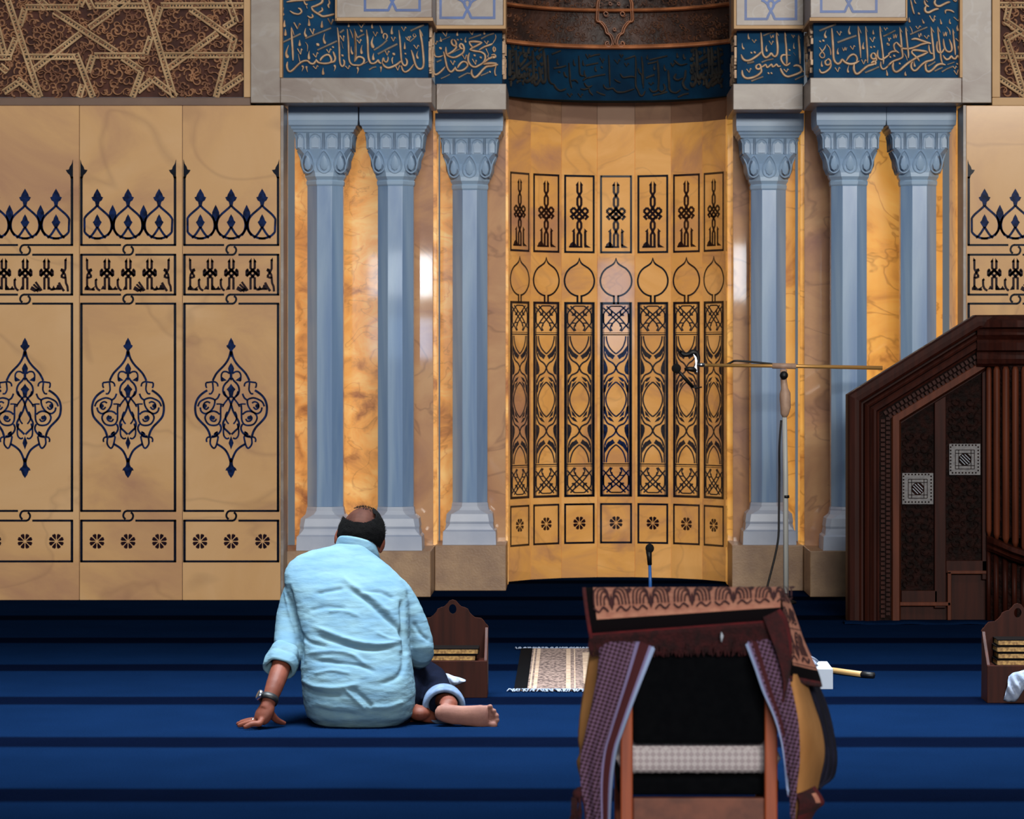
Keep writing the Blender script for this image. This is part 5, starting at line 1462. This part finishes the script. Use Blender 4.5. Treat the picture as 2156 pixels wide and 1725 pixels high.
cn = MB(); cs = Sheet([(1676, 1672, 7.14), (1684, 1690, 7.13), (1680, 1730, 7.14), (1676, 1770, 7.15)], [(1716, 1655, 7.2), (1736, 1690, 7.2), (1716, 1712, 7.2), (1690, 1770, 7.2)], .01)
cs.mesh('hem_corner', [M['rugwine'], M['rugred'], M['rugtan']], sw, lambda u, v: 1 if v > .55 or u > .85 else (2 if (.62 < u < .82 and .12 < v < .32) else 0), 30, 30, .005)
# ------------------------------------------------------------------ the sitting man
YM_ = 11.6
man = empty('person', (X(760, YM_), YM_, 0), 'man in an aqua shirt sitting on the carpet seen from behind, head bowed', 'person')
S = YM_/F
def P(px, py, Y=YM_): return W(px, py, Y)
def ring(py, xl, xr, yc, d, n=40, ex=2.5, tilt=0):
    c = P((xl+xr)/2, py, yc); a = (xr-xl)/2*yc/F; out = []
    for i in range(n):
        t = 2*math.pi*i/n; ct, st = math.cos(t), math.sin(t)
        x = a*abs(ct)**(2/ex)*(1 if ct > 0 else -1); y = d*abs(st)**(2/ex)*(1 if st > 0 else -1)
        out.append(c+Vector((x, y, tilt*x)))
    return out
TOR = [(1529, 695, 828, 11.66, .11), (1522, 664, 850, 11.655, .155), (1505, 646, 870, 11.65, .18), (1480, 640, 874, 11.65, .19), (1450, 637, 875, 11.66, .19), (1420, 635, 871, 11.67, .18), (1390, 633, 867, 11.69, .17), (1350, 630, 862, 11.72, .16),
       (1310, 622, 862, 11.76, .155), (1270, 612, 862, 11.80, .15), (1240, 602, 858, 11.83, .142), (1226, 599, 850, 11.845, .135), (1212, 598, 840, 11.86, .126), (1197, 602, 825, 11.88, .116), (1184, 610, 809, 11.895, .105), (1171, 626, 793, 11.91, .092), (1160, 654, 781, 11.92, .08), (1151, 694, 773, 11.93, .066), (1144, 712, 768, 11.94, .055)]
# --- body (skin): torso, neck, head, arms, hands, legs and feet, fused to one surface
b = MB()
b.loft([ring(py+4, xl+16, xr-16, yc, d*.84) for py, xl, xr, yc, d in TOR])
HC = P(760, 1127, 12.02)                               # head centre
HR = Matrix.Rotation(math.radians(11), 3, 'Y') @ Matrix.Rotation(math.radians(-38), 3, 'X')   # bowed forward, tipped to the right
hp = lambda x, y, z: HC+HR @ Vector((x, y, z))
b.ell(HC, (.082, .102, .112), 26, 18, HR); b.ell(hp(0, .035, -.055), (.060, .062, .075), 18, 12, HR)   # skull, jaw
b.tube([P(752, 1190, 11.93), P(756, 1165, 11.955), hp(0, -.02, -.06)], [.068, .060, .058], 16)
b.ell(hp(0, .102, -.030), (.014, .020, .026), 10, 8, HR); b.ell(hp(0, .090, -.070), (.028, .014, .010), 10, 8, HR); b.ell(hp(0, .085, -.105), (.026, .020, .020), 10, 8, HR)  # nose, lips, chin
for s in (-1, 1):
    b.ell(hp(s*.034, .088, .012), (.022, .014, .008), 10, 8, HR); b.ell(hp(s*.034, .084, -.008), (.014, .012, .011), 10, 8, HR)
    e = HR @ Matrix.Rotation(s*math.radians(-20), 3, 'Z'); b.ell(hp(s*.088, .0, -.022), (.010, .022, .034), 14, 10, e); b.ell(hp(s*.087, .004, -.048), (.009, .012, .014), 10, 8, e)
# left arm to the floor
WR = P(566, 1478, 11.50)
b.tube([P(650, 1230, 11.85), P(616, 1280, 11.81), P(605, 1340, 11.74), P(593, 1400, 11.63), P(578, 1445, 11.54), WR, P(560, 1495, 11.485)], [.045, .040, .036, .037, .034, .027, .028], 16, sub=3)
b.tube([P(563, 1487, 11.495), P(558, 1500, 11.485), P(552, 1511, 11.48), P(545, 1520, 11.475)], [.024, .027, .027, .020], 14, sub=3, flat=1.35)   # back of the hand
kn = [(548, 1518, 11.535), (545, 1519, 11.505), (544, 1521, 11.475), (547, 1524, 11.445)]
tp = [(505, 1525, 11.60), (498, 1526.5, 11.54), (500, 1528.5, 11.485), (512, 1530.5, 11.43)]
for (kx, ky, kY), (tx, ty, tY) in zip(kn, tp):
    A, T = P(kx, ky, kY), P(tx, ty, tY); T.z = .0095; m1 = A.lerp(T, .42); m1.z = max(m1.z, .018)+.004; m2 = A.lerp(T, .74); m2.z = .015
    b.tube([A.lerp(WR, .2), A, m1, m2, T], [.012, .0125, .0112, .0105, .0075], 10, sub=3)
T = P(600, 1524, 11.55); T.z = .011; b.tube([P(566, 1496, 11.485), P(574, 1508, 11.50), P(585, 1518, 11.52), T], [.016, .0145, .012, .008], 10, sub=3)   # thumb
# right arm, hidden forearm forward to the lap
b.tube([P(815, 1235, 11.86), P(862, 1295, 11.83), P(886, 1370, 11.81), P(862, 1392, 11.98), P(826, 1400, 12.14), P(808, 1402, 12.19)], [.045, .040, .036, .034, .028, .025], 16, sub=3)
hb = P(800, 1404, 12.23); b.tube([P(810, 1402, 12.18), hb, hb+Vector((-.03, .03, -.01))], [.026, .032, .026], 12, flat=1.2)
for k in range(4):
    a = hb+Vector((-.03+.012*k, .03+.008*k, -.008)); b.tube([a, a+Vector((-.022, .03, -.004)), a+Vector((-.030, .046, -.022)), a+Vector((-.022, .050, -.038))], [.0105, .010, .009, .007], 8, sub=2)
b.tube([hb+Vector((.012, .01, .01)), hb+Vector((.0, .045, .018)), hb+Vector((-.014, .066, .012))], [.013, .011, .008], 8, sub=2)
# legs
RK, RA = P(898, 1430, 12.08), P(944, 1484, 11.625)
b.tube([P(822, 1470, 11.70), P(870, 1445, 11.92), RK, P(922, 1460, 11.86), RA, P(938, 1496, 11.59)], [.075, .065, .05, .046, .036, .036], 16, sub=3)
LK = P(725, 1452, 12.15); b.tube([P(705, 1478, 11.70), P(705, 1462, 11.95), LK, P(790, 1490, 12.02), P(850, 1500, 11.80), P(872, 1503, 11.70)], [.075, .065, .05, .046, .036, .036], 14, sub=3)
# right foot: sole towards the camera, toes to the right, big toe lowest
FT = [(916, 1503, 7, .020), (921, 1502, 14, .030), (932, 1502, 19, .036), (950, 1505, 20.5, .035), (972, 1507, 20.5, .031), (994, 1508, 22, .029), (1012, 1508.5, 24, .027), (1022, 1509, 23, .024), (1028, 1510, 18, .014)]
rg_ = []
for px, py, hh, d in FT:
    c = P(px, py, 11.555-.00008*(px-916)); a = hh*S; rg_.append([c+Vector((0, d*math.cos(t)*(1 if math.cos(t) > 0 else .72), a*math.sin(t))) for t in [2*math.pi*i/20 for i in range(20)]])
b.loft(rg_)
for px0, py0, px1, py1, r in ((1018, 1524, 1040, 1526.5, .0168), (1026, 1514, 1048, 1517, .0105), (1027, 1506, 1047.5, 1507.5, .0100), (1025, 1498, 1042, 1497.5, .0098), (1019, 1490, 1034, 1488, .0098)):
    b.tube([P(px0, py0, 11.557), P((px0+px1)/2, (py0+py1)/2, 11.553), P(px1-4, py1, 11.548)], [r*.85, r*.72, r*.8], 10); b.ell(P(px1-2, py1, 11.547), (r*1.1, r*1.05, r*.95), 10, 8)
b.ell(P(884, 1502, 11.64), (.042, .05, .030), 16, 10); b.tube([P(872, 1500, 11.70), P(900, 1508, 11.64), P(916, 1513, 11.66)], [.034, .026, .02], 12)   # the other foot, tucked under
body = b.build('body', M['skin'], man, nrm=False); body.data.materials.append(M['sole']); body.data.materials.append(M['scalp'])
remesh(body, .0042, 3)
off = RL[man.name]
for p in body.data.polygons:
    c = p.center+off
    px = VX+c.x*F/c.y; py = HY+(CAMH-c.z)*F/c.y
    if px > 910 and py > 1482 and c.y < 11.566 and p.normal.y < .25: p.material_index = 1
    if c.z > .66:
        q = HR.transposed() @ (c-HC)
        if q.z > -.02 and q.y < .07 and abs(q.x) < .075: p.material_index = 2
# --- shirt
s = MB()
s.loft([ring(*r) for r in TOR], cap=True)
s.tube([P(652, 1232, 11.86), P(628, 1255, 11.84), P(612, 1295, 11.80), P(606, 1340, 11.745), P(601, 1375, 11.685), P(597, 1398, 11.645)], [.074, .064, .053, .052, .051, .044], 20, sub=3)
s.tube([P(806, 1238, 11.87), P(836, 1262, 11.85), P(864, 1302, 11.83), P(881, 1343, 11.81), P(887, 1374, 11.80), P(872, 1388, 11.90), P(845, 1394, 12.06), P(828, 1398, 12.12)], [.078, .070, .058, .052, .050, .048, .049, .048], 20, sub=3)
sh = s.build('shirt', M['shirt'], man, nrm=False); remesh(sh, .0055, 10)
# folds: traced creases (px) push the cloth in or out where they run
CR = [(-1, .010, 9, [(735, 1240), (770, 1262), (800, 1290), (840, 1325), (852, 1345)]), (1, .008, 10, [(720, 1215), (750, 1240), (790, 1265), (830, 1300)]), (-1, .006, 7, [(668, 1250), (700, 1243), (722, 1240)]), (-1, .005, 7, [(755, 1245), (800, 1248), (830, 1262)]),
      (1, .008, 8, [(660, 1320), (700, 1335), (750, 1352), (800, 1358), (845, 1352)]), (-1, .008, 8, [(665, 1338), (710, 1352), (760, 1366), (820, 1366)]), (-1, .006, 7, [(630, 1330), (650, 1352), (690, 1362)]), (1, .006, 7, [(650, 1375), (700, 1372), (740, 1378), (770, 1400)]),
      (-1, .006, 7, [(655, 1390), (710, 1396), (760, 1402), (790, 1415)]), (1, .007, 9, [(636, 1430), (660, 1445), (710, 1450), (760, 1440)]), (-1, .006, 8, [(640, 1448), (670, 1460), (720, 1466)]), (-1, .006, 7, [(740, 1448), (765, 1470), (785, 1490)]), (1, .005, 5, [(725, 1450), (750, 1475), (770, 1495)]),
      (-1, .007, 9, [(845, 1370), (850, 1395), (838, 1425), (800, 1440)]), (1, .006, 8, [(780, 1490), (820, 1488), (850, 1478)]), (-1, .005, 7, [(660, 1490), (700, 1500), (750, 1506)]), (1, .006, 6, [(600, 1240), (610, 1290), (625, 1340)]), (-1, .010, 7, [(608, 1232), (618, 1285), (632, 1345), (636, 1400)]),
      (-1, .012, 8, [(846, 1262), (848, 1300), (852, 1350), (856, 1380)]), (-1, .006, 7, [(870, 1310), (885, 1335), (905, 1350)]), (1, .005, 7, [(690, 1290), (720, 1286), (760, 1300)]), (-1, .005, 8, [(650, 1285), (690, 1278), (730, 1284)]), (1, .004, 6, [(790, 1330), (820, 1345), (850, 1348)]), (-1, .005, 5, [(575, 1350), (590, 1372), (610, 1385)]), (1, .004, 6, [(660, 1420), (700, 1412), (740, 1420)])]
import numpy as np
me = sh.data; nv_ = len(me.vertices); co = np.empty(nv_*3); me.vertices.foreach_get('co', co); co = co.reshape(-1, 3)
nn = np.array([tuple(v.normal) for v in me.vertices]); wc_ = co+np.array(off)
px_ = VX+wc_[:, 0]*F/wc_[:, 1]; py_ = HY+(CAMH-wc_[:, 2])*F/wc_[:, 1]; dd = np.zeros(nv_)
for sg, hh, w, L in CR:
    Ls = smooth([Vector(p) for p in L], 5); best = np.full(nv_, 1e9); tt = np.zeros(nv_)
    for i in range(len(Ls)-1):
        a, q = Ls[i], Ls[i+1]; ex, ey = q.x-a.x, q.y-a.y; t = np.clip(((px_-a.x)*ex+(py_-a.y)*ey)/max(ex*ex+ey*ey, 1e-6), 0, 1)
        g = (px_-a.x-ex*t)**2+(py_-a.y-ey*t)**2; m_ = g < best; best[m_] = g[m_]; tt[m_] = (i+t[m_])/(len(Ls)-1)
    w *= .62
    dd += sg*hh*1.15*np.exp(-best/(w*w))*np.clip(np.minimum(tt, 1-tt)*6+.15, 0, 1)*(nn[:, 1] < .35)
dd += np.array([.0016*mnoise.noise((c[0]*12, c[1]*12, c[2]*40))+.0012*mnoise.noise((c[0]*30, c[1]*30, c[2]*70)) for c in wc_])
me.vertices.foreach_set('co', (co+nn*dd[:, None]).ravel()); me.update()
cb = MB()                                              # turned-down collar round the neck
CC = P(752, 1160, 11.965); 
def colr(r, h, wx=1.0): return [CC+Vector((r*math.cos(a)*wx, r*math.sin(a)*.95, h+.020*math.sin(a)*-1-.20*r*math.cos(a))) for a in [2*math.pi*i/36 for i in range(36)]]
cb.loft([colr(.076, -.012), colr(.070, .018), colr(.067, .032), colr(.071, .037), colr(.077, .030), colr(.084, .006), colr(.090, -.012), colr(.088, -.016)], cap=False)
cb.build('collar', M['shirt'], sh, sm=True)
rc = MB(); a0, a1 = P(602, 1372, 11.69), P(587, 1410, 11.615); ax = (a1-a0); ta = ax.normalized(); k1 = ta.cross(Vector((0, 1, 0))).normalized(); k2 = k1.cross(ta).normalized()
def cring(f, r): return [a0+ax*f+(k1*math.cos(t)+k2*math.sin(t))*r*(1+.06*math.sin(2*t+f*3)+.03*math.sin(5*t)) for t in [2*math.pi*i/36 for i in range(36)]]
rc.loft([cring(*q) for q in ((-.06, .046), (.0, .056), (.10, .059), (.42, .0615), (.48, .0595), (.52, .0625), (.90, .061), (1.0, .057), (1.0, .051), (.9, .046), (.5, .043))], cap=False); o = rc.build('rolled_cuff', M['shirt'], sh, sm=True, nrm=False)
for v in o.data.vertices: v.co += Vector((.004*mnoise.noise(v.co*24), .004*mnoise.noise(v.co*24+Vector((5, 0, 0))), .005*mnoise.noise(v.co*20+Vector((0, 7, 0)))))
# --- trousers
t = MB()
t.loft([ring(1531, 690, 850, 11.70, .13), ring(1515, 655, 868, 11.70, .175), ring(1490, 648, 870, 11.70, .18), ring(1450, 645, 866, 11.71, .17), ring(1425, 650, 855, 11.72, .15)])
t.tube([P(815, 1472, 11.72), P(860, 1448, 11.90), RK, P(916, 1456, 11.90), P(932, 1477, 11.70)], [.118, .10, .075, .066, .066], 20, sub=3)
t.tube([P(705, 1478, 11.74), P(705, 1462, 11.95), LK, P(790, 1488, 12.02), P(850, 1498, 11.82)], [.115, .10, .08, .066, .05], 18, sub=3)
tr_ = t.build('trousers', M['denim'], man, nrm=False); remesh(tr_, .009, 6)
cf = MB()                                              # pale turn-up round the right shin, open towards the camera
KC = P(935, 1489, 11.655); dirv = (P(944, 1494, 11.57)-P(939, 1466, 11.74)).normalized()
u1 = dirv.cross(Vector((0, 0, 1))).normalized(); u2 = u1.cross(dirv).normalized()
def cr2(r, d): return [KC+dirv*d+u1*r*math.cos(a)*1.02+u2*r*math.sin(a)*(1 if math.sin(a) > 0 else .82) for a in [2*math.pi*i/32 for i in range(32)]]
cf.loft([cr2(.060, -.055), cr2(.075, -.06), cr2(.080, -.02), cr2(.079, .018), cr2(.072, .026), cr2(.062, .018), cr2(.055, -.02)], cap=False); cf.build('rolled_hem', M['denimin'], tr_, sm=True, label='pale blue turned-up hem')
# --- hair with a bald patch on the crown
h = MB(); nu, nv = 132, 88
HRs = (.093, .113, .121)
vid = {}
def hv(i, j):
    i %= nu
    if (i, j) not in vid:
        th = math.pi*j/nv; ph = 2*math.pi*i/nu
        x, y, z = HRs[0]*math.sin(th)*math.cos(ph), HRs[1]*math.sin(th)*math.sin(ph), HRs[2]*math.cos(th)
        c = hp(x, y, z); c += (c-HC).normalized()*(.002*mnoise.noise(c*60)); vid[i, j] = len(h.v); h.v.append(c)
    return vid[i, j]
def bald(c):
    px = VX+c.x*F/c.y; py = HY+(CAMH-c.z)*F/c.y; a = math.radians(6)
    dx, dy = px-756, py-1086; X_, Y_ = dx*math.cos(a)+dy*math.sin(a), -dx*math.sin(a)+dy*math.cos(a)
    return (X_/35)**2+(Y_/14)**2 < 1+.25*mnoise.noise((px*.09, py*.09, 1))
for j in range(nv):
    for i in range(nu):
        th = math.pi*(j+.5)/nv; ph = 2*math.pi*(i+.5)/nu; yy = math.sin(th)*math.sin(ph); z = math.cos(th)
        if yy > .55 and z < .62: continue                # face
        if z < -.40-.25*max(0, -yy) : continue           # nape
        if abs(math.cos(ph)) > .6 and yy > .12 and z < .15: continue
        c = hp(HRs[0]*math.sin(th)*math.cos(ph), HRs[1]*yy, HRs[2]*z)
        if bald(c): continue
        px = VX+c.x*F/c.y; py = HY+(CAMH-c.z)*F/c.y
        if c.z > HC.z+.05 and abs(px-758) < 27 and py < 1086: continue
        h.f.append((hv(i, j), hv(i, j+1), hv(i+1, j+1), hv(i+1, j))); h.m.append(0)
rnd = random.Random(4)
for k in range(2600):                                   # short strands
    th = math.acos(rnd.uniform(-.35, 1)); ph = rnd.uniform(0, 2*math.pi); yy = math.sin(th)*math.sin(ph); z = math.cos(th)
    if yy > .55 and z < .6: continue
    if abs(math.cos(ph)) > .6 and yy > .12 and z < .15: continue
    kk = .99 if z < .45 else .945
    c = hp(HRs[0]*kk*math.sin(th)*math.cos(ph), HRs[1]*kk*yy, HRs[2]*kk*z)
    if bald(c): continue
    n_ = (c-HC).normalized(); g = (n_*.5+Vector((rnd.uniform(-.6, .6), .5, rnd.uniform(-.2, .5)))).normalized(); l = rnd.uniform(.005, .013) if z > .2 else rnd.uniform(.003, .006)
    sd = n_.cross(g).normalized()*.0011; h.add([c-sd, c+sd, c+g*l], [(0, 1, 2)])
hr = h.build('hair', M['hair'], man, sm=True, nrm=False)
# --- watch and ring on the left arm
wt = MB(); wc = P(566, 1473, 11.505); wd_ = (P(562, 1488, 11.49)-P(574, 1452, 11.535)).normalized(); w1 = wd_.cross(Vector((0, 1, 0))).normalized(); w2 = w1.cross(wd_).normalized()
def wr(r, d): return [wc+wd_*d+w1*r*1.05*math.cos(a)+w2*r*math.sin(a) for a in [2*math.pi*i/28 for i in range(28)]]
wt.loft([wr(.029, -.012), wr(.0335, -.012), wr(.0345, 0), wr(.0335, .012), wr(.029, .012)], cap=False); wa = wt.build('watch_strap', M['rubber'], man, sm=True)
dl = MB(); dc = wc+(w1 if w1.x < 0 else -w1)*.036+w2*(.012 if w2.y < 0 else -.012); dn_ = (dc-wc).normalized(); e1 = dn_.cross(wd_).normalized()
dl.loft([[dc+dn_*d+(wd_*math.cos(a)+e1*math.sin(a))*r for a in [2*math.pi*i/24 for i in range(24)]] for r, d in ((.019, -.004), (.0205, 0), (.020, .007), (.016, .009), (.001, .0085))]); dl.build('watch_dial', M['steel'], wa, sm=True, label='steel watch case')
rn = MB(); q0, q1 = P(537, 1519.5, 11.505), P(534, 1520.5, 11.508); rn.tube([q0, q1], [.0145, .0145], 14); rn.build('finger_ring', M['steel'], man, sm=True, label='silver ring')
